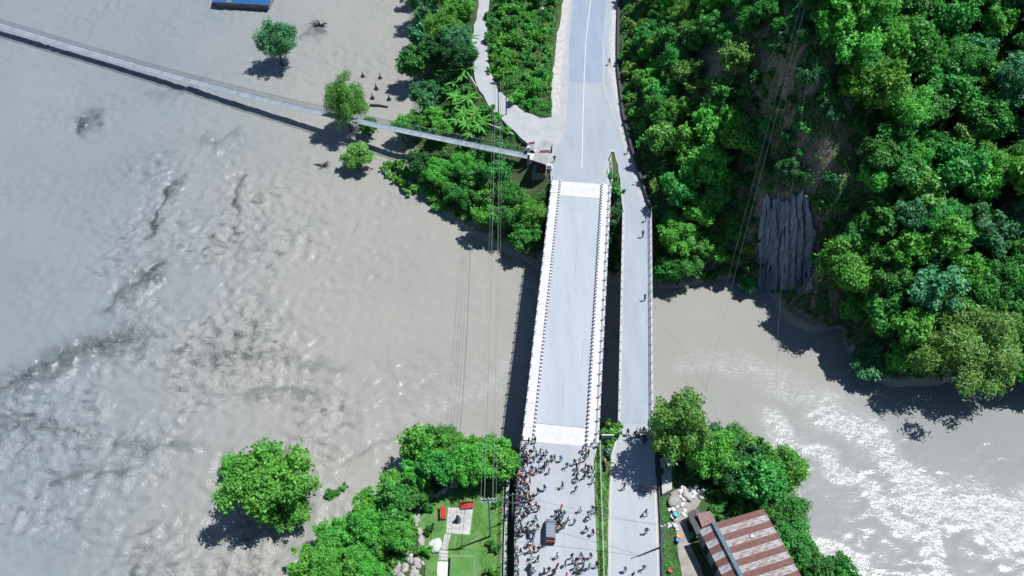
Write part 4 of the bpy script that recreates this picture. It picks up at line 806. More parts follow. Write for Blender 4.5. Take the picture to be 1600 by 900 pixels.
wall_run('garden_kerb_wall', poly_w([(794, 752), (792, 800), (790, 850), (789, 960)], LZ), LZ - .6, LZ + .55, .45, 'white_concrete', 'pale concrete wall between garden fence and approach road', 'wall')

# ------------------------------------------------------------------ the hut at the footbridge end
def hut():
    r = thing('bridge_hut', (5.4, 127.8, 0), 'small grey tin-roofed hut with a rust red sheet at the footbridge end', 'hut')
    # roof corners from the photo at roof height
    z1 = 2.7; A = P(848, 217, z1 + .25); B = P(864, 221, z1); Cc_ = P(853, 257, z1 - .1); D = P(831, 250, z1 + .15)
    n = 8
    for i in range(n):
        a = A + (D - A) * i / n; d = A + (D - A) * (i + 1.03) / n; b = B + (Cc_ - B) * i / n; c = B + (Cc_ - B) * (i + 1.03) / n; up = np.array([0, 0, .02 * (i % 2)])
        MB().hexa([a + up - (0, 0, .03), b + up - (0, 0, .03), c + up - (0, 0, .03), d + up - (0, 0, .03)][::-1], [a + up, b + up, c + up, d + up][::-1]).build('roof_sheet', ['tin_grey'], r)
    q = lambda s, t: A + (B - A) * s + (D - A) * t * (1 - s) + (Cc_ - B) * t * s
    MB().hexa([q(.25, .52) + (0, 0, .05), q(.95, .40) + (0, 0, .05), q(.97, .50) + (0, 0, .05), q(.27, .62) + (0, 0, .05)][::-1], [q(.25, .52) + (0, 0, .09), q(.95, .40) + (0, 0, .09), q(.97, .50) + (0, 0, .09), q(.27, .62) + (0, 0, .09)][::-1]).build('rust_sheet', ['maroon'], r)
    for p in (A, B, Cc_, D):
        c = (A + B + Cc_ + D) / 4; e = p + (c - p) * .08; MB().box(e[0] - .07, e[0] + .07, e[1] - .07, e[1] + .07, -2.5, p[2] - .06).build('corner_post', ['wood_dark'], r)
    ins = [p + ((A + B + Cc_ + D) / 4 - p) * .12 for p in (A, B, Cc_, D)]
    for i, j, mt in ((0, 1, 'wall_grey'), (0, 3, 'wall_grey'), (3, 2, 'maroon')):
        a, b = ins[i], ins[j]; d = (b - a)[:2]; d = d / np.linalg.norm(d); nn = np.array([-d[1], d[0]]) * .05
        MB().hexa([(*(a[:2] - nn), -.6), (*(b[:2] - nn), -.6), (*(b[:2] + nn), -.6), (*(a[:2] + nn), -.6)], [(*(a[:2] - nn), 2.3), (*(b[:2] - nn), 2.3), (*(b[:2] + nn), 2.3), (*(a[:2] + nn), 2.3)]).build('wall', [mt], r)
    fl = [tuple(p[:2]) for p in (A, B, Cc_, D)]; MB().prism(fl, -2.6, -0.02).build('floor_slab', ['old_concrete'], r)
    a, b = ins[3], ins[2]; d = b - a
    for t, w_, h0, h1, mt in ((.12, .5, .2, 1.7, 'plastic_blue'), (.3, .35, .0, 1.9, 'steel_dark'), (.62, .7, .9, 1.5, 'maroon')):
        c = a + d * t; MB().box(c[0] - w_ / 2, c[0] + w_ / 2, c[1] - .42, c[1] - .12, h0, h1).build('hanging_panel', [mt], r)
    c = P(858, 262, .4); MB().box(c[0] - 1.0, c[0] + .6, c[1] - .3, c[1] + .9, -.1, .4).build('side_plinth', ['white_concrete'], r)
    for k in (-.6, -.1, .35): MB().box(c[0] + k - .1, c[0] + k + .1, c[1] - .2, c[1] + .7, .4, 1.0).build('plinth_rail', ['white_paint'], r)
hut()
def lean_to():
    p = P(829, 232, .9)
    r = thing('ticket_awning', (p[0], p[1], 0), 'little whitewashed awning tucked between the hut and the footbridge', 'awning')
    MB().hexa([p + (-1.2, -.5, -.2), p + (.4, -.5, 0), p + (.8, 1.2, .1), p + (-.5, 1.2, -.1)], [p + (-1.2, -.5, -.14), p + (.4, -.5, .06), p + (.8, 1.2, .16), p + (-.5, 1.2, -.04)]).build('roof_sheet', ['tin_grey'], r)
    for dx, dy in ((-1.0, -.4), (.3, -.4), (.6, 1.1), (-.4, 1.1)): MB().box(p[0] + dx - .06, p[0] + dx + .06, p[1] + dy - .06, p[1] + dy + .06, -3, .85).build('post', ['wood_dark'], r)
    MB().hexa([p + (-.5, 1.22, -.1), p + (.8, 1.22, .05), p + (.9, 1.75, .2), p + (-.3, 1.75, .05)], [p + (-.5, 1.22, -.05), p + (.8, 1.22, .1), p + (.9, 1.75, .25), p + (-.3, 1.75, .1)]).build('rust_sheet', ['maroon'], r)
lean_to()

# ------------------------------------------------------------------ drowned things in the river
def drowned_house():
    z = WL + 2.0; A = P(331, 2, z); B = P(421, 7, z)
    r = thing('drowned_house', (A[0], A[1], WL), 'blue metal roof of a drowned house standing in the flood', 'house')
    d = (B - A)[:2]; L = np.linalg.norm(d); d = d / L; n = np.array([-d[1], d[0]])
    pt = lambda u, v, zz: (A[0] + d[0] * u + n[0] * v, A[1] + d[1] * u + n[1] * v, zz)
    k = 12
    for i in range(k):
        u0, u1 = L * i / k, L * (i + .985) / k; mt = 'blue_roof' if i not in (3,) else 'grey_paint'
        for v0, z0, v1, zt in ((0, z, 5.2, z + 2.2), (10.4, z, 5.2, z + 2.2)):
            MB().hexa([pt(u0, v0, z0 - .05), pt(u1, v0, z0 - .05), pt(u1, v1, zt - .05), pt(u0, v1, zt - .05)], [pt(u0, v0, z0), pt(u1, v0, z0), pt(u1, v1, zt), pt(u0, v1, zt)]).build('roof_sheet', [mt], r)
    MB().hexa([pt(.6, .7, WL - 3), pt(L - .6, .7, WL - 3), pt(L - .6, 9.7, WL - 3), pt(.6, 9.7, WL - 3)], [pt(.6, .7, z + .2), pt(L - .6, .7, z + .2), pt(L - .6, 9.7, z + .2), pt(.6, 9.7, z + .2)]).build('wall', ['wall_grey'], r)
    MB().tube([pt(-.1, 5.2, z + 2.25), pt(L + .1, 5.2, z + 2.25)], .12, 6).build('ridge_cap', ['grey_paint'], r)
    MB().hexa([pt(0, -.08, z - .3), pt(L, -.08, z - .3), pt(L, .02, z - .3), pt(0, .02, z - .3)], [pt(0, -.08, z - .02), pt(L, -.08, z - .02), pt(L, .02, z - .02), pt(0, .02, z - .02)]).build('fascia', ['grey_paint'], r)
drowned_house()
for i, (a, b) in enumerate([(567, 120), (594, 123), (561, 136), (588, 139), (582, 154), (608, 156)]):
    p = P(a, b, WL); r = thing('drowned_post', (p[0], p[1], WL - .3), 'dark pointed post cap poking out of the flood above the footbridge', 'post', 'drowned post caps')
    MB().lathe([(.16, -1.5), (.16, .15)], 8).build('shaft', ['wood_dark'], r, (0, 0, 0)); MB().lathe([(.55, .1), (.55, .4), (.3, .75), (.14, 1.1), (.10, 1.5), (.02, 2.0)], 10).build('cap', ['wood_dark'], r, (0, 0, 0))
p0, p1 = P(578, 164, WL + .3), P(606, 167, WL + .2)
o = MB().tube([p0, (p0 * .5 + p1 * .5) + (0, .1, .1), p1], [.28, .25, .2], 8).build('drift_log', ['wood_dark'], None, tuple(p0)); o.location = tuple(p0); tag(o, 'dark drift log lying between the feathery tree and the bank', 'log')
def snag(px, py, label, n, s):
    p = P(px, py, WL - .2); m = MB(); rg = random.Random(px)
    for i in range(n):
        a = rg.uniform(0, 6.3); e = Vector((math.cos(a) * rg.uniform(1, 3) * s, math.sin(a) * rg.uniform(.6, 1.6) * s, rg.uniform(.3, 1.6) * s)); q = Vector((p[0] + rg.uniform(-.6, .6) * s, p[1] + rg.uniform(-.4, .4) * s, p[2]))
        m.tube([q, q + e * .5 + Vector((0, 0, .2)), q + e], [.16 * s, .1 * s, .03 * s], 5)
    o = m.build('snag', ['wood_dark'], None, tuple(p)); o.location = tuple(p); tag(o, label, 'snag')
snag(500, 42, 'tangle of dark drowned branches beside the lone bluish tree', 34, 1.0)
snag(150, 190, 'small dark clump standing in for dark waves in the open flood', 14, .7)  # dark branches added in place of a dark wave
snag(412, 20, 'dark twigs sticking out of the flood beside the blue roof', 8, .5)
snag(505, 260, 'matted floating brushwood west of the palm-like willow', 16, .8)

# ------------------------------------------------------------------ utility poles and wires
def pole(px, py, z, h, label, arms=1, armang=0.0, transformer=False, name='utility_pole', mat='galvanised', s=1.0):
    p = P(px, py, z); r = thing(name, (p[0], p[1], z), label, 'utility pole', None, armang)
    MB().tube([(0, 0, -1), (0, 0, h * .5), (0, 0, h)], [.16 * s, .13 * s, .09 * s], 8).build('shaft', [mat], r, (0, 0, 0))
    for k in range(arms):
        zz = h - .35 - k * .9; a = MB().box(-1.05, 1.05, -.05, .05, zz - .05, zz + .05).build('crossarm', [mat], r, (0, 0, 0))
        for x in (-1, -.5, .5, 1): MB().lathe([(.05, zz + .06), (.08, zz + .14), (.05, zz + .2), (.07, zz + .26), (.02, zz + .32)], 7, 0, (x, 0, 0)).build('insulator', ['white_paint'], a, (0, 0, 0))
    if transformer:
        MB().box(-.9, .9, -.45, .45, h * .62, h * .62 + .1).build('platform', [mat], r, (0, 0, 0)); t = MB().box(-.5, .5, -.38, .38, h * .62 + .1, h * .62 + 1.1).build('transformer', ['steel_pale'], r, (0, 0, 0))
        for x in (-.3, 0, .3): MB().lathe([(.07, h * .62 + 1.1), (.1, h * .62 + 1.25), (.03, h * .62 + 1.5)], 7, 0, (x, 0, 0)).build('bushing', ['white_paint'], t, (0, 0, 0))
        MB().lathe([(.3, h * .3), (.34, h * .3 + .4), (.15, h * .3 + .6)], 8, 0, (0, -.2, 0)).build('meter_box', ['white_paint'], r, (0, 0, 0))
    return p
pa = pole(779, 181, -.6, 8.6, 'dark utility pole beside the narrow lane, one of a close pair', 1, 0.3, mat='steel_dark', s=.8)
pb = pole(791, 180, -.2, 8.4, 'plain dark pole standing at the lane edge next to the utility pole', 0, mat='steel_dark', s=.8)
pc = pole(766, 838, LZ, 12.0, 'grey utility pole with crossarms standing on the garden lawn', 2, 0.05)
pd = pole(1031, 858, -.6, 8.2, 'grey utility pole at the edge of the side road by the alley', 1, 0.3)
pe = pole(846, 32, .5, 9.5, 'transformer pole with white insulators in the overgrown road triangle', 1, 0.4, True)
pg = pole(801, 812, -3.0, 8.2, 'slim bare pole behind the parapet above the garden', 0, s=.8)
def wire(a, b, sag, label, rad=.02, mat='wire_grey', group=None):
    pts = [tuple(np.array(a) + (np.array(b) - np.array(a)) * t + np.array([0, 0, -4 * sag * t * (1 - t)])) for t in frange(0, 1, 28)]
    o = MB().tube(pts, rad, 4).build('power_line', [mat], None, tuple(a)); o.location = tuple(a); tag(o, label, 'power line', group)
for i, (x, dz) in enumerate([(-1.0, .25), (-.5, .25), (.5, .25), (1.0, .25), (-.6, -.8), (.6, -.8)]):
    wire((pa[0] + x * .9, pa[1] + x * .25, pa[2] + 8.3 + dz * .7), (pc[0] + x, pc[1] + x * .05, pc[2] + 11.65 + dz), 2.4 + .15 * i, 'thin wire strung from the lane pole over the river to the garden pole', .017, 'wire_grey', 'wires over the river')
wire((pc[0] + .8, pc[1], pc[2] + 11.5), (pd[0], pd[1], pd[2] + 7.7), .5, 'wire crossing both roads from the garden pole to the alley pole'); wire((pg[0], pg[1], pg[2] + 8.1), (pd[0], pd[1], pd[2] + 7.2), .5, 'wire crossing both roads towards the pole by the alley')
wire((pc[0], pc[1], pc[2] + 11.2), (pg[0], pg[1], pg[2] + 7.9), .2, 'short wire between the garden pole and the parapet pole')
tp1, tp2 = P(1258, 10, 46), P(1262, 120, 36)
wire(tp1, P(1095, 640, 5), 4, 'long thin wire falling from the forest past the cliff to the river bank', .012, 'wire_grey'); wire(tp2, P(1213, 620, 4), 5, 'thin wire hanging down in front of the bare rock face', .012, 'wire_grey')
wire(P(1250, 10, 45), P(1085, 640, 5), 4.3, 'second thin wire running beside the long forest wire', .009, 'wire_grey')
for (a, b, c, d, lab) in ((733, 122, 745, 141, 'pale pipe lying on the grass edge of the narrow lane'), (760, 200, 802, 216, 'long pale pipe resting on the shrubs beside the footbridge end')):
    p, q = hit([a, c], [b, d]); p[2] += .75; q[2] += .75; k = MB().tube([p, (p + q) / 2 + (0, 0, .1), q], .13, 8).build('pipe', ['white_concrete'], None, tuple(p)); k.location = tuple(p); tag(k, lab, 'pipe')

# ------------------------------------------------------------------ garden
def bench(px, py, rz, label):
    p = P(px, py, LZ); r = thing('garden_bench', (p[0], p[1], LZ), label, 'bench', None, rz)
    for k in range(4): MB().box(-.95, .95, -.30 + k * .16, -.30 + k * .16 + .14, .42, .47).build('seat_slat', ['red_paint'], r, (0, 0, 0))
    for k in range(3): MB().box(-.95, .95, .34 + .04 * k, .39 + .04 * k, .58 + k * .17, .72 + k * .17).build('back_slat', ['red_paint'], r, (0, 0, 0))
    for s in (-.75, .75): MB().box(s - .06, s + .06, -.28, .33, 0, .42).build('leg', ['white_concrete'], r, (0, 0, 0)); MB().box(s - .05, s + .05, .46, .53, .02, 1.05).build('back_support', ['white_concrete'], r, (0, 0, 0))
bench(730, 793, 0.08, 'red slatted garden bench at the river end of the patio'); bench(694, 803, 1.65, 'red slatted garden bench along the stone edging side of the patio')
def patio():
    A, B, Cq, D = [np.array(P(a, b, LZ)[:2]) for a, b in [(700, 793), (739, 795), (734, 836), (697, 833)]]; k = [0]; n, m = 5, 5; rg = random.Random(9)
    root = structure(MB().prism([tuple(A), tuple(B), tuple(Cq), tuple(D)], LZ - .2, LZ + .01).build('patio', ['old_concrete'])); g = {}
    for i in range(n + 1):
        for j in range(m + 1):
            s, t = i / n, j / m
            if 0 < i < n: s += rg.uniform(-.05, .05)
            if 0 < j < m: t += rg.uniform(-.05, .05)
            g[i, j] = (A * (1 - s) + B * s) * (1 - t) + (D * (1 - s) + Cq * s) * t
    for i in range(n):
        for j in range(m):
            q = [g[i, j], g[i + 1, j], g[i + 1, j + 1], g[i, j + 1]]; c = sum(q) / 4; MB().prism([tuple(p + (c - p) * .035) for p in q], LZ, LZ + .05 + rg.uniform(0, .012)).build('flagstone', ['flagstone'], root, (0, 0, 0))
    L = [(695, 834), (692, 846), (688, 858)]; R = [(705, 835), (701, 847), (699, 859)]
    path = structure(MB().prism(poly_w(L + R[::-1], LZ), LZ - .2, LZ + .012).build('garden_path', ['flagstone']))
    for k in range(3):
        a, b = P(687 - k * .8, 860 + k * 5, LZ)[:2], P(700 - k * .3, 861 + k * 5, LZ)[:2]; d = np.array([0, -.42]); z = LZ + .10 - k * .04
        MB().prism([tuple(a), tuple(b), tuple(b + d), tuple(a + d)], LZ - .3, z).build('step', ['flagstone'], path, (0, 0, 0))
    structure(MB().prism(poly_w([(684, 877), (700, 878), (697, 960), (678, 960)], LZ), LZ - .3, LZ + .02).build('garden_walk', ['white_concrete']))
    pl = poly_w([(704, 867), (742, 868), (741, 960), (700, 960)], LZ + .9); r = thing('grassed_platform', (*pl[0], LZ), 'low walled platform with a grass top beside the garden steps', 'platform')
    MB().prism(pl, LZ - .3, LZ + .85).build('wall', ['old_concrete'], r); c = sum(np.array(q) for q in pl) / 4; MB().prism([tuple(np.array(q) + (c - np.array(q)) * .04) for q in pl], LZ + .8, LZ + .93).build('turf', ['lawn'], r)
    p = P(716, 814, LZ); r = thing('garden_statue', (p[0], p[1], LZ), 'small blue grey statue on a base in the middle of the patio', 'statue')
    MB().lathe([(.5, .04), (.5, .25), (.36, .3), (.36, .6), (.42, .65)], 8).build('base', ['bronze'], r, (0, 0, 0)); MB().lathe([(.22, .65), (.3, .9), (.2, 1.2), (.26, 1.4), (.1, 1.55), (.14, 1.68), (.12, 1.82), (.02, 1.9)], 9).build('figure', ['bronze'], r, (0, 0, 0))
patio()
def rock_mesh(seed):
    bm = bmesh.new(); bmesh.ops.create_icosphere(bm, subdivisions=2, radius=1); rg = np.random.default_rng(seed); f = rg.normal(size=(5, 3))
    for v in bm.verts:
        n = v.co.normalized(); k = 1 + .13 * sum(math.sin(2.2 * (n.x * a + n.y * b + n.z * c)) for a, b, c in f) / 1.5; v.co = Vector((n.x * k * 1.1, n.y * k * .85, n.z * k * .62))
    me = bpy.data.meshes.new('stone'); bm.to_mesh(me); bm.free(); me.materials.append(MATS['stone_pale']); return me
ROCK = [rock_mesh(i) for i in range(5)]
def stone(p, s, label, group, mat=None, name='stone', cat='stone'):
    o = link(name, random.choice(ROCK), None, (p[0], p[1], p[2] + s * .25), random.uniform(0, 6)); o.scale = (s, s * random.uniform(.8, 1.2), s * random.uniform(.7, 1.1)); tag(o, label, cat, group)
    if mat: o.material_slots[0].link = 'OBJECT'; o.material_slots[0].material = MATS[mat]
    return o
edge = [(735, 748), (722, 745), (712, 757), (696, 766), (680, 775), (668, 785), (655, 797), (651, 812), (653, 828), (657, 840), (660, 852)]
for i in range(len(edge) - 1):
    for j in range(4):
        t = j / 4; a = edge[i][0] + (edge[i + 1][0] - edge[i][0]) * t + random.uniform(-2, 2); b = edge[i][1] + (edge[i + 1][1] - edge[i][1]) * t + random.uniform(-2, 2); p = hit(a, b)[0]; p[2] = max(p[2], gz(p[0], p[1])); stone(p, random.uniform(.28, .6), 'pale stone in the rough edging along the river side of the lawn', 'stones edging the lawn')
stone(P(681, 853, LZ), 1.0, 'long white boulder beside the garden steps', None, 'white_concrete', 'boulder', 'boulder')
for i in range(60):
    a, b = random.uniform(598, 662), random.uniform(868, 912)
    if (a - 598) + (b - 868) < 30: continue
    p = hit(a, b)[0]; p[2] = gz(p[0], p[1]); stone(p, random.uniform(.25, .55), 'grey boulder on the stony slope outside the garden', 'boulders outside the garden')

# ------------------------------------------------------------------ tin-roofed house and alley
def tin_house():
    zt, zl = 3.1, 2.2
    A = P(1092, 825, zl); Rg0 = P(1115, 817.5, zt); B = P(1191, 794, zl + .2)
    n = 13; dirv = P(1160, 905, zt) - Rg0; dirv[2] = 0; dirv = dirv / np.linalg.norm(dirv); cr = np.array([-dirv[1], dirv[0], 0]);
    if cr[0] < 0: cr = -cr
    wr = (B - Rg0)[:2] @ cr[:2]; wl = -(A - Rg0)[:2] @ cr[:2]; sh = .92
    r = thing('tin_roofed_house', (*(Rg0 + dirv * 5)[:2], -2.2), 'long shed with alternating rust red and white tin roof sheets by the alley', 'house')
    o = np.array(r.location); ang = math.atan2(cr[1], cr[0])
    def sheet(w_, drop, mt):
        m = MB(); k = 13; V = []; F = []      # local: x across the sheet along the ridge, y down the slope
        for i in range(k):
            x = sh * 1.02 * i / (k - 1); z = .022 * (1 if i % 2 else -1)
            V += [(x, 0, z), (x, w_, z - drop)]
        for i in range(k - 1): F.append((2 * i, 2 * i + 1, 2 * i + 3, 2 * i + 2))
        b = len(V); V += [(x, y, z - .03) for x, y, z in V]; F += [tuple(b + q for q in f[::-1]) for f in F]
        return m.add(V, F).mesh('roof_sheet', [mt])
    meshes = {(s, mt): sheet(w_, d, mt) for s, w_, d in ((1, wr + .15, zt - zl - .2), (-1, wl + .1, zt - zl)) for mt in ('sheet_white', 'sheet_rust')}
    for s in (1, -1):
        c = cr * s; a = math.atan2(c[1], c[0]) - math.pi / 2   # local y -> c
        for i in range(n):
            mt = 'sheet_rust' if (i % 2 == 0) == (s == 1) else 'sheet_white'
            e = Rg0 + dirv * (sh * i); ax = np.array([math.cos(a), math.sin(a), 0])
            if ax @ dirv < 0: e = e + dirv * sh
            link('roof_sheet', meshes[s, mt], r, e + (0, 0, random.uniform(-.012, .012)) - o, a)
    L = sh * n
    e0, e1 = Rg0 - dirv * .1, Rg0 + dirv * L
    MB().hexa([e0 - cr * .36 + (0, 0, .02), e1 - cr * .36 + (0, 0, .02), e1 + cr * .3 + (0, 0, .02), e0 + cr * .3 + (0, 0, .02)], [e0 - cr * .3 + (0, 0, .28), e1 - cr * .3 + (0, 0, .28), e1 + cr * .24 + (0, 0, .34), e0 + cr * .24 + (0, 0, .34)]).build('ridge_box', ['bronze'], r)
    q = lambda u, v, z: tuple((Rg0 + dirv * u + cr * v)[:2]) + (z,)
    MB().hexa([q(.3, -wl + .35, -3.4), q(L, -wl + .35, -3.4), q(L, wr - .35, -6.5), q(.3, wr - .35, -6.5)], [q(.3, -wl + .35, zl + .0), q(L, -wl + .35, zl + .0), q(L, wr - .35, zl + .1), q(.3, wr - .35, zl + .1)]).build('wall', ['wall_grey'], r)
    for k in range(4):
        u = 1.5 + k * 2.6; MB().hexa([q(u, -wl + .30, -1.2), q(u + 1.0, -wl + .30, -1.2), q(u + 1.0, -wl + .349, -1.2), q(u, -wl + .349, -1.2)], [q(u, -wl + .30, .9), q(u + 1.0, -wl + .30, .9), q(u + 1.0, -wl + .349, .9), q(u, -wl + .349, .9)]).build('door' if k % 2 else 'window', ['wood_dark' if k % 2 else 'glass_dark'], r)
    c = q(3.2, wr * .55, zt - .55); MB().lathe([(.35, 0), (.35, .25), (.2, .35)], 8, 0, c).build('roof_vent', ['galvanised'], r)
tin_house()
def shed():
    z = .9; q = [P(1089, 802, z + .4), P(1110, 798, z + .4), P(1119, 814, z), P(1097, 824, z)]
    r = thing('lean_to_shed', (*P(1103, 812, z)[:2], -2), 'small rust roofed lean-to at the head of the alley', 'shed')
    n = 4
    for i in range(n):
        a = q[0] + (q[1] - q[0]) * i / n; b = q[0] + (q[1] - q[0]) * (i + .97) / n; c = q[3] + (q[2] - q[3]) * (i + .97) / n; d = q[3] + (q[2] - q[3]) * i / n
        MB().hexa([p - (0, 0, .05) for p in (d, c, b, a)], [d, c, b, a]).build('roof_sheet', ['sheet_rust'], r)
    ctr = sum(q) / 4
    MB().prism([tuple((p + (ctr - p) * .12)[:2]) for p in q], -2.6, z - .12).build('wall', ['wall_grey'], r)
    for (a, b, c, d, mt, lab) in ((1078, 800, 1093, 834, 'steel_dark', 'dark corrugated awning sheet leaning over the alley'), (1081, 798, 1096, 833, 'maroon', 'maroon awning sheet beside the dark alley awning'), (1086, 796, 1100, 830, 'bronze', 'blue grey awning sheet next to the lean-to roof')):
        p0, p1 = P(a, b, .5), P(c, d, .5); dd = (p1 - p0); dd /= np.linalg.norm(dd); s = np.array([dd[1], -dd[0], 0]); s *= .42 if s[0] > 0 else -.42
        k = thing('awning', tuple(p0), lab, 'awning'); MB().hexa([p0 - s - (0, 0, .12), p1 - s - (0, 0, .12), p1 + s, p0 + s], [p0 - s - (0, 0, .07), p1 - s - (0, 0, .07), p1 + s + (0, 0, .05), p0 + s + (0, 0, .05)]).build('sheet', [mt], k)
        for e in (p0, p1): MB().box(e[0] - .05, e[0] + .05, e[1] - .05, e[1] + .05, -2, .42).build('post', ['wood_dark'], k)
shed()
AZ = -1.6
for i in range(64):
    a, b = (random.uniform(1062, 1100), random.uniform(760, 780)) if i < 40 else (random.uniform(1044, 1072), random.uniform(785, 828))
    p = P(a, b, AZ); p[2] = max(AZ, float(gz(p[0], p[1]))) if i >= 40 else AZ; stone(p, random.uniform(.16, .40), 'white rubbish sack in the heap at the top of the alley' if i < 40 else 'pale rubbish bundle strewn between verge and alley', 'rubbish heap' if i < 40 else 'rubbish strewn by the alley', 'sack_white', 'rubbish_sack', 'sack')
stone(P(1052, 784, AZ), .95, 'large grey boulder among rubbish at the alley head', None, None, 'boulder', 'boulder')
stone(P(1074, 776, AZ), .8, 'flat pale boulder beside the white rubbish sacks', None, None, 'boulder', 'boulder')
for a, b, mt, lab, s in ((1056, 806, 'plastic_teal', 'round teal plastic tub by the rubbish', .4), (1060, 840, 'plastic_yellow', 'orange yellow plastic drum by the alley', .3), (1059, 846, 'plastic_blue', 'blue plastic drum by the alley', .32), (1080, 838, 'plastic_green', 'bright green plastic tub under the house eaves', .36), (1045, 898, 'red_paint', 'red plastic tub in the grass by the side road', .3)):
    p = P(a, b, AZ); p[2] = max(AZ, float(gz(p[0], p[1]))); r = thing('plastic_tub', tuple(p), lab, 'tub'); MB().lathe([(s * .75, 0), (s, .6), (s * 1.06, .6), (s * 1.06, .66), (s * .9, .66), (s * .9, .55)], 12).build('body', [mt], r, (0, 0, 0)); MB().lathe([(s * .9, .5), (s * .9, .56)], 12).build('lid', [mt], r, (0, 0, 0))
def signboard():
    p = P(948, 690, .03); r = thing('signboard', tuple(p), 'blank grey backed roadside signboard on two posts at the bridge gap', 'sign')
    for x in (-.6, .6): MB().box(x - .05, x + .05, -.04, .04, -.6, 1.9).build('post', ['galvanised'], r, (0, 0, 0))
    MB().box(-.85, .85, -.09, -.045, .95, 1.95).build('panel', ['tin_grey'], r, (0, 0, 0)); MB().box(-.9, .9, -.11, .06, 1.95, 2.03).build('frame', ['white_paint'], r, (0, 0, 0))
signboard()

# ------------------------------------------------------------------ vehicles
def van(px, py, label):
    p = P(px, py, 0); r = thing('van', tuple(p), label, 'van', None, math.radians(-3))
    # body lofted from side profile sections (x half width, z) along y, rear at -y
    m = MB(); secs = [(-1.62, .66, .35, 1.05), (-1.55, .70, .28, 1.15), (.9, .72, .28, 1.12), (1.45, .68, .30, 1.0), (1.68, .60, .38, .85)]; V = []; F = []
    for y, hw, z0, z1 in secs: V += [(-hw, y, z0), (-hw * 1.02, y, z1 * .8), (-hw * .98, y, z1), (hw * .98, y, z1), (hw * 1.02, y, z1 * .8), (hw, y, z0)]
    for i in range(len(secs) - 1):
        for j in range(6): F.append((6 * i + j, 6 * i + (j + 1) % 6, 6 * i + 6 + (j + 1) % 6, 6 * i + 6 + j))
    F += [tuple(range(6)), tuple(range(6 * len(secs) - 6, 6 * len(secs)))[::-1]]
    m.add(V, F); b = m.build('body', ['grey_paint'], r, (0, 0, 0), True)
    cab = MB().hexa([(-.69, -1.5, 1.08), (.69, -1.5, 1.08), (.69, 1.15, 1.08), (-.69, 1.15, 1.08)], [(-.60, -1.36, 1.72), (.60, -1.36, 1.72), (.60, .72, 1.72), (-.60, .72, 1.72)]); cab.build('cabin', ['glass_dark'], r, (0, 0, 0))
    rf = MB().hexa([(-.63, -1.40, 1.70), (.63, -1.40, 1.70), (.63, .75, 1.70), (-.63, .75, 1.70)], [(-.56, -1.28, 1.78), (.56, -1.28, 1.78), (.56, .64, 1.78), (-.56, .64, 1.78)]).build('roof', ['grey_paint'], r, (0, 0, 0))
    for y in (-1.0, -.5, 0, .45): MB().box(-.58, .58, y - .03, y + .03, 1.775, 1.82).build('roof_rib', ['grey_paint'], rf, (0, 0, 0))
    for x in (-.69, .69): MB().hexa([(x - .02, -.25, 1.08), (x + .02, -.25, 1.08), (x + .02, -.13, 1.08), (x - .02, -.13, 1.08)], [(x * .88 - .02, -.25, 1.71), (x * .88 + .02, -.25, 1.71), (x * .88 + .02, -.13, 1.71), (x * .88 - .02, -.13, 1.71)]).build('pillar', ['grey_paint'], r, (0, 0, 0))
    tg = MB().hexa([(-.66, -1.67, .5), (.66, -1.67, .5), (.66, -1.6, .5), (-.66, -1.6, .5)], [(-.66, -1.64, 1.16), (.66, -1.64, 1.16), (.66, -1.55, 1.16), (-.66, -1.55, 1.16)]).build('tailgate', ['red_paint'], r, (0, 0, 0)); tag(tg, 'red tailgate')
    for x in (-.58, .58): MB().box(x - .08, x + .08, -1.70, -1.665, .62, .85).build('tail_light', ['red_paint'], r, (0, 0, 0)); MB().box(x * .85 - .1, x * .85 + .1, 1.66, 1.71, .6, .76).build('headlight', ['white_paint'], r, (0, 0, 0))
    MB().box(-.68, .68, -1.74, -1.6, .32, .48).build('bumper', ['steel_dark'], r, (0, 0, 0)); MB().box(-.64, .64, 1.62, 1.76, .32, .48).build('bumper', ['steel_dark'], r, (0, 0, 0))
    for x in (-.66, .66):
        for y in (-1.05, 1.1):
            wl_ = MB().tube([(x - .09, y, .29), (x + .09, y, .29)], .29, 14).build('wheel', ['rubber'], r, (0, 0, 0)); MB().tube([(x - .1, y, .29), (x + .1, y, .29)], .15, 10).build('rim', ['galvanised'], wl_, (0, 0, 0))
van(859.5, 833, 'small grey van with ribbed roof and red tailgate surrounded by the crowd')
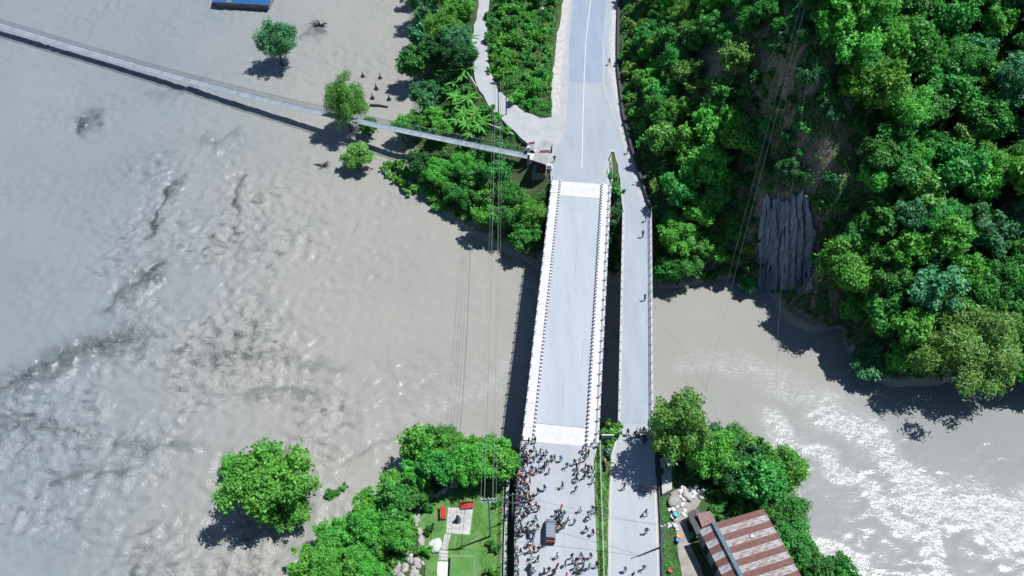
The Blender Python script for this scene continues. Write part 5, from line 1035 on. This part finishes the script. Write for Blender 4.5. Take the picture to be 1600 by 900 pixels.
def motorbike(px, py, z, rz, mat, label):
    p = P(px, py, z); r = thing('motorbike', tuple(p), label, 'motorbike', None, rz)
    for y in (-.65, .65):
        w_ = MB().tube([(-.06, y, .3), (.06, y, .3)], .3, 14).build('wheel', ['rubber'], r, (0, 0, 0)); MB().tube([(-.07, y, .3), (.07, y, .3)], .16, 8).build('rim', ['galvanised'], w_, (0, 0, 0))
    MB().hexa([(-.1, -.4, .35), (.1, -.4, .35), (.1, .35, .35), (-.1, .35, .35)], [(-.13, -.3, .7), (.13, -.3, .7), (.11, .3, .7), (-.11, .3, .7)]).build('engine', ['steel_dark'], r, (0, 0, 0))
    MB().hexa([(-.16, -.02, .68), (.16, -.02, .68), (.13, .48, .72), (-.13, .48, .72)], [(-.12, .02, .92), (.12, .02, .92), (.09, .42, .95), (-.09, .42, .95)]).build('tank', [mat], r, (0, 0, 0))
    MB().hexa([(-.15, -.8, .72), (.15, -.8, .72), (.14, .0, .7), (-.14, .0, .7)], [(-.12, -.78, .84), (.12, -.78, .84), (.11, -.02, .82), (-.11, -.02, .82)]).build('seat', ['rubber'], r, (0, 0, 0))
    MB().tube([(-.36, .38, 1.04), (0, .46, 1.0), (.36, .38, 1.04)], .025, 6).build('handlebar', ['steel_dark'], r, (0, 0, 0))
    MB().tube([(0, .45, 1.0), (0, .65, .3)], .045, 6).build('fork', ['galvanised'], r, (0, 0, 0)); MB().lathe([(.02, -.05), (.11, 0), (.11, .05)], 8, 0, (0, .55, .9)).build('headlight', ['white_paint'], r, (0, 0, 0))
    MB().hexa([(-.12, -.95, .6), (.12, -.95, .6), (.12, -.5, .6), (-.12, -.5, .6)], [(-.1, -.92, .72), (.1, -.92, .72), (.1, -.5, .72), (-.1, -.5, .72)]).build('mudguard', [mat], r, (0, 0, 0))
motorbike(826, 832, 0, .1, 'charcoal_bike' if 'charcoal_bike' in MATS else 'steel_dark', 'dark motorbike stopped in the crowd left behind the van near the parapet railing')
motorbike(828, 891, 0, .15, 'steel_dark', 'dark motorbike among people well behind the van')
motorbike(945.5, 728, .03, .05, 'red_paint', 'red motorbike parked on the grass strip between the roads')
motorbike(949, 712, .03, .4, 'plastic_blue', 'blue motorbike parked on the grass near the signboard')
motorbike(1002, 684, 0, 1.2, 'white_paint', 'pale motorbike in the tree shade on the side road')

# ------------------------------------------------------------------ people
def person_mesh(seed, arms, stride, lean=0.0, sit=False):
    """one continuous skinned body: pelvis root, legs, spine, head, arms, hands with fingers"""
    V = []; E = []; R = []
    def v(p, r, parent=None):
        V.append(p); R.append(r); i = len(V) - 1
        if parent is not None: E.append((parent, i))
        return i
    pel = v((0, 0, .93), .145); ab = v((0, lean * .3, 1.10), .135, pel); ch = v((0, lean * .7, 1.32), .165, ab); nk = v((0, lean * 1.0, 1.47), .06, ch)
    hd = v((0, lean * 1.1 + .02, 1.56), .095, nk); tp = v((0, lean * 1.1 + .01, 1.66), .085, hd)
    for s in (-1, 1):
        st = stride * s
        hp = v((s * .09, 0, .88), .105, pel); kn = v((s * .11, st * .22 + .03, .50), .068, hp); an = v((s * .115, st * .30 - .02, .09), .045, kn); v((s * .13, st * .30 + .14, .04), .042, an)
        a = arms[0 if s < 0 else 1]
        sh = v((s * .19, lean * .8, 1.37), .062, ch)
        if a == 'down': el = (s * .25, -.02, 1.10); ha = (s * .25, .10, .86)
        elif a == 'fwd': el = (s * .24, .16, 1.14); ha = (s * .14, .40, 1.10)
        elif a == 'up': el = (s * .28, .16, 1.30); ha = (s * .16, .22, 1.58)
        else: el = (s * .34, -.05, 1.14); ha = (s * .20, .10, .98)
        e = v(el, .045, sh); h = v(ha, .034, e); d = (Vector(ha) - Vector(el)).normalized()
        f = Vector(ha) + d * .09; k = v(tuple(f), .030, h); v(tuple(f + d * .08), .014, k)
        t = Vector(ha) + d * .05 + Vector((-s * .05, .02, 0)); v(tuple(t), .012, h)
    me = bpy.data.meshes.new('person_base'); me.from_pydata(V, E, []); o = bpy.data.objects.new('tmp_person', me); C.objects.link(o)
    sk = o.modifiers.new('s', 'SKIN'); sk.use_smooth_shade = True; su = o.modifiers.new('u', 'SUBSURF'); su.levels = 1
    for i, r in enumerate(R):
        me.skin_vertices[0].data[i].radius = (r, r); me.skin_vertices[0].data[i].use_root = (i == 0)
    dg = bpy.context.evaluated_depsgraph_get(); ev = o.evaluated_get(dg); out = bpy.data.meshes.new_from_object(ev); bpy.data.objects.remove(o); bpy.data.meshes.remove(me)
    out.name = 'person'
    out.materials.clear()
    for q in ('skin', 'cloth_blue', 'trouser_dark', 'hair', 'rubber'): out.materials.append(MATS[q])
    idx = []
    hands = [Vector(V[i]) for i in range(len(V)) if R[i] <= .034]
    for pl in out.polygons:
        c = pl.center; z = c.z
        if any((c - h).length < .10 for h in hands) and z > .5: k = 0
        elif z > 1.60 or (z > 1.49 and c.y < lean * 1.1 - .02): k = 3
        elif z > 1.455: k = 0
        elif z > .93 or (abs(c.x) > .2 and z > .8): k = 1
        elif z > .09: k = 2
        else: k = 4
        idx.append(k)
    out.polygons.foreach_set('material_index', idx); out.polygons.foreach_set('use_smooth', [True] * len(idx)); out.update(); return out
POSE = [person_mesh(0, ('down', 'down'), .15), person_mesh(1, ('fwd', 'down'), .5), person_mesh(2, ('hip', 'down'), .2), person_mesh(3, ('fwd', 'fwd'), .1, .12), person_mesh(4, ('down', 'up'), .3), person_mesh(5, ('down', 'fwd'), .9)]
PP = []
def person(px, py, shirt, place, pose=None, rz=None, z=0.0, group='people on the bridge approach', lift=4.0, verb='standing'):
    p = P(px, py + lift, z)
    for _ in range(12):
        bad = [q for q in PP if (q[0] - p[0]) ** 2 + (q[1] - p[1]) ** 2 < .42 ** 2]
        if not bad: break
        p = p + np.array([random.uniform(-.3, .3), random.uniform(-.4, .4), 0])
    PP.append(p); tr = random.choice(['dark', 'dark', 'denim', 'denim', 'khaki', 'grey']); k = random.randrange(6) if pose is None else pose
    o = link('person', POSE[k], None, tuple(p), random.uniform(0, 6.28) if rz is None else rz); sc = random.uniform(.98, 1.1); o.scale = (sc, sc, sc)
    for i, mt in ((1, 'cloth_' + shirt), (2, 'trouser_' + tr)): o.material_slots[i].link = 'OBJECT'; o.material_slots[i].material = MATS[mt]
    tag(o, f'person in {shirt} top and {tr} trousers {place}', 'person', group)
Z1 = '345,140,black 425,135,black 305,190,grey 300,222,charcoal 410,225,white 365,275,navy 285,290,blue 320,295,maroon 480,265,maroon 435,295,light 555,275,white 520,310,brown 495,345,blue 650,335,maroon 610,340,green 405,355,grey 720,350,sky 790,420,teal 565,395,grey 530,420,black 310,340,black 265,400,navy 330,370,charcoal 325,402,black 250,430,navy 300,450,white 380,470,navy 325,460,pink 430,495,black 465,460,light 520,465,black 580,490,purple 355,520,red 285,500,blue 245,560,red 280,550,white 290,590,black 240,610,white 300,620,maroon 360,610,red 250,640,pink 345,660,white 250,690,white 215,660,grey 310,670,maroon 345,710,maroon 240,740,blue 275,720,white 285,800,red 320,770,green 530,690,blue 455,735,black 400,800,charcoal 395,822,white 210,840,crimson 250,860,blue 320,820,green 345,885,maroon 430,890,charcoal 300,870,black 740,660,black 890,695,navy 905,590,charcoal 910,490,maroon 900,440,black 880,390,maroon 945,370,white 1000,350,teal 975,225,navy 1010,255,black 1045,290,black 1062,312,charcoal 1105,150,blue 1005,440,maroon 1040,460,charcoal 1080,470,brown 1035,510,green 1000,550,black 1100,520,white 1095,605,white 905,550,black 270,330,navy 290,370,charcoal 235,470,blue 270,450,black 300,520,navy 225,590,charcoal 265,665,navy 230,705,blue 290,750,charcoal 255,790,white 225,800,navy 290,840,maroon'
Z2 = '430,70,maroon 390,115,white 345,75,maroon 330,160,charcoal 290,180,black 235,165,brown 260,120,white 240,80,blue 210,20,crimson 725,95,red 660,160,charcoal 690,170,black 720,165,navy 760,160,grey 735,210,teal 705,255,teal 695,290,black 805,235,white 765,300,green 720,320,charcoal 680,345,pink 880,260,grey 955,110,white 1095,100,black 1125,100,black 1050,170,light 1040,210,grey 1015,350,navy 1095,385,crimson 430,220,blue 400,260,teal 205,240,white 250,280,green 215,340,white 240,380,charcoal 450,320,black 410,340,white 400,420,navy 395,460,blue 345,525,white 375,510,blue 360,590,orange 405,590,maroon 460,580,maroon 540,515,charcoal 255,610,maroon 205,610,grey 205,650,white 225,735,maroon 385,665,white 455,690,black 680,655,white 850,660,maroon 960,655,teal 1070,655,green 860,720,white 985,710,crimson 900,710,black 890,775,blue 770,750,charcoal 680,780,maroon 640,850,black 580,825,charcoal 525,840,black 410,820,white 920,820,yellow 960,840,blue 980,790,black 1050,780,teal 1135,770,black 905,870,charcoal 785,890,crimson 620,885,black 365,780,charcoal 335,290,black 270,210,charcoal 225,310,navy 265,345,black 205,430,charcoal 205,800,white 205,870,charcoal 650,200,black'
NM = {'navy': 'navy blue', 'light': 'light blue', 'sky': 'sky blue'}
for txt, oy in ((Z1, 670), (Z2, 780)):
    for t in txt.split():
        a, b, s_ = t.split(','); px, py = 780 + float(a) / 7.5, oy + float(b) / 7.5
        if 850 < px < 869 and 804 < py < 842: px = 871 if px > 858 else 848
        px = max(px, 809.5 + max(0, (740 - py)) * .10)
        near_par = px < 833; van_ = 838 < px < 885 and 795 < py < 845
        pl = 'packed along the parapet railing' if near_par else 'close around the grey van' if van_ else 'beside the grass strip railing' if px > 900 and py < 780 else 'on the open road behind the van' if py > 842 else 'on the open road before the wide bridge'
        person(px, py, NM.get(s_, s_), pl, None, (math.pi / 2 + random.uniform(-.6, .6)) if near_par and random.random() < .7 else None)
SR = 'people on the side road'
for a, b, s_, pl in ((975, 760, 'charcoal', 'walking on the side road past the verge'), (999, 761, 'navy blue', 'in a small group on the side road'), (1005, 764, 'purple', 'in a small group on the side road'), (1012, 767, 'brown', 'in a small group on the side road'), (1008, 800, 'black', 'alone on the side road opposite the rubbish'), (1009, 829, 'purple', 'alone on the side road near the roadside pole'), (976, 889, 'grey', 'on the side road by the yellow line'), (1005, 885, 'brown', 'on the side road beside the alley grass'), (988, 898, 'charcoal', 'on the side road by the yellow line'), (980, 675, 'brown', 'in the tree shade on the side road'), (991, 679, 'maroon', 'in the tree shade on the side road'), (999, 676, 'white', 'in the tree shade on the side road'), (1004, 672, 'grey', 'in the tree shade on the side road'), (1013, 678, 'teal', 'in the tree shade on the side road'), (1018, 681, 'red', 'in the tree shade on the side road'), (1006, 690, 'black', 'in the tree shade on the side road'), (949, 703, 'light blue', 'by the parked motorbikes on the grass'),
                     (1007, 466, 'charcoal', 'at the railing of the side bridge'), (1004, 367, 'navy blue', 'near the far end of the side bridge'), (1008, 342, 'charcoal', 'at the far mouth of the side bridge'), (980, 236, 'black', 'on the road fork above the side bridge'), (952, 97, 'charcoal', 'alone on the gravel shoulder of the main road'), (866, 249, 'black', 'outside the footbridge hut')):
    person(a, b, s_, pl, None, None, 0.012, SR)
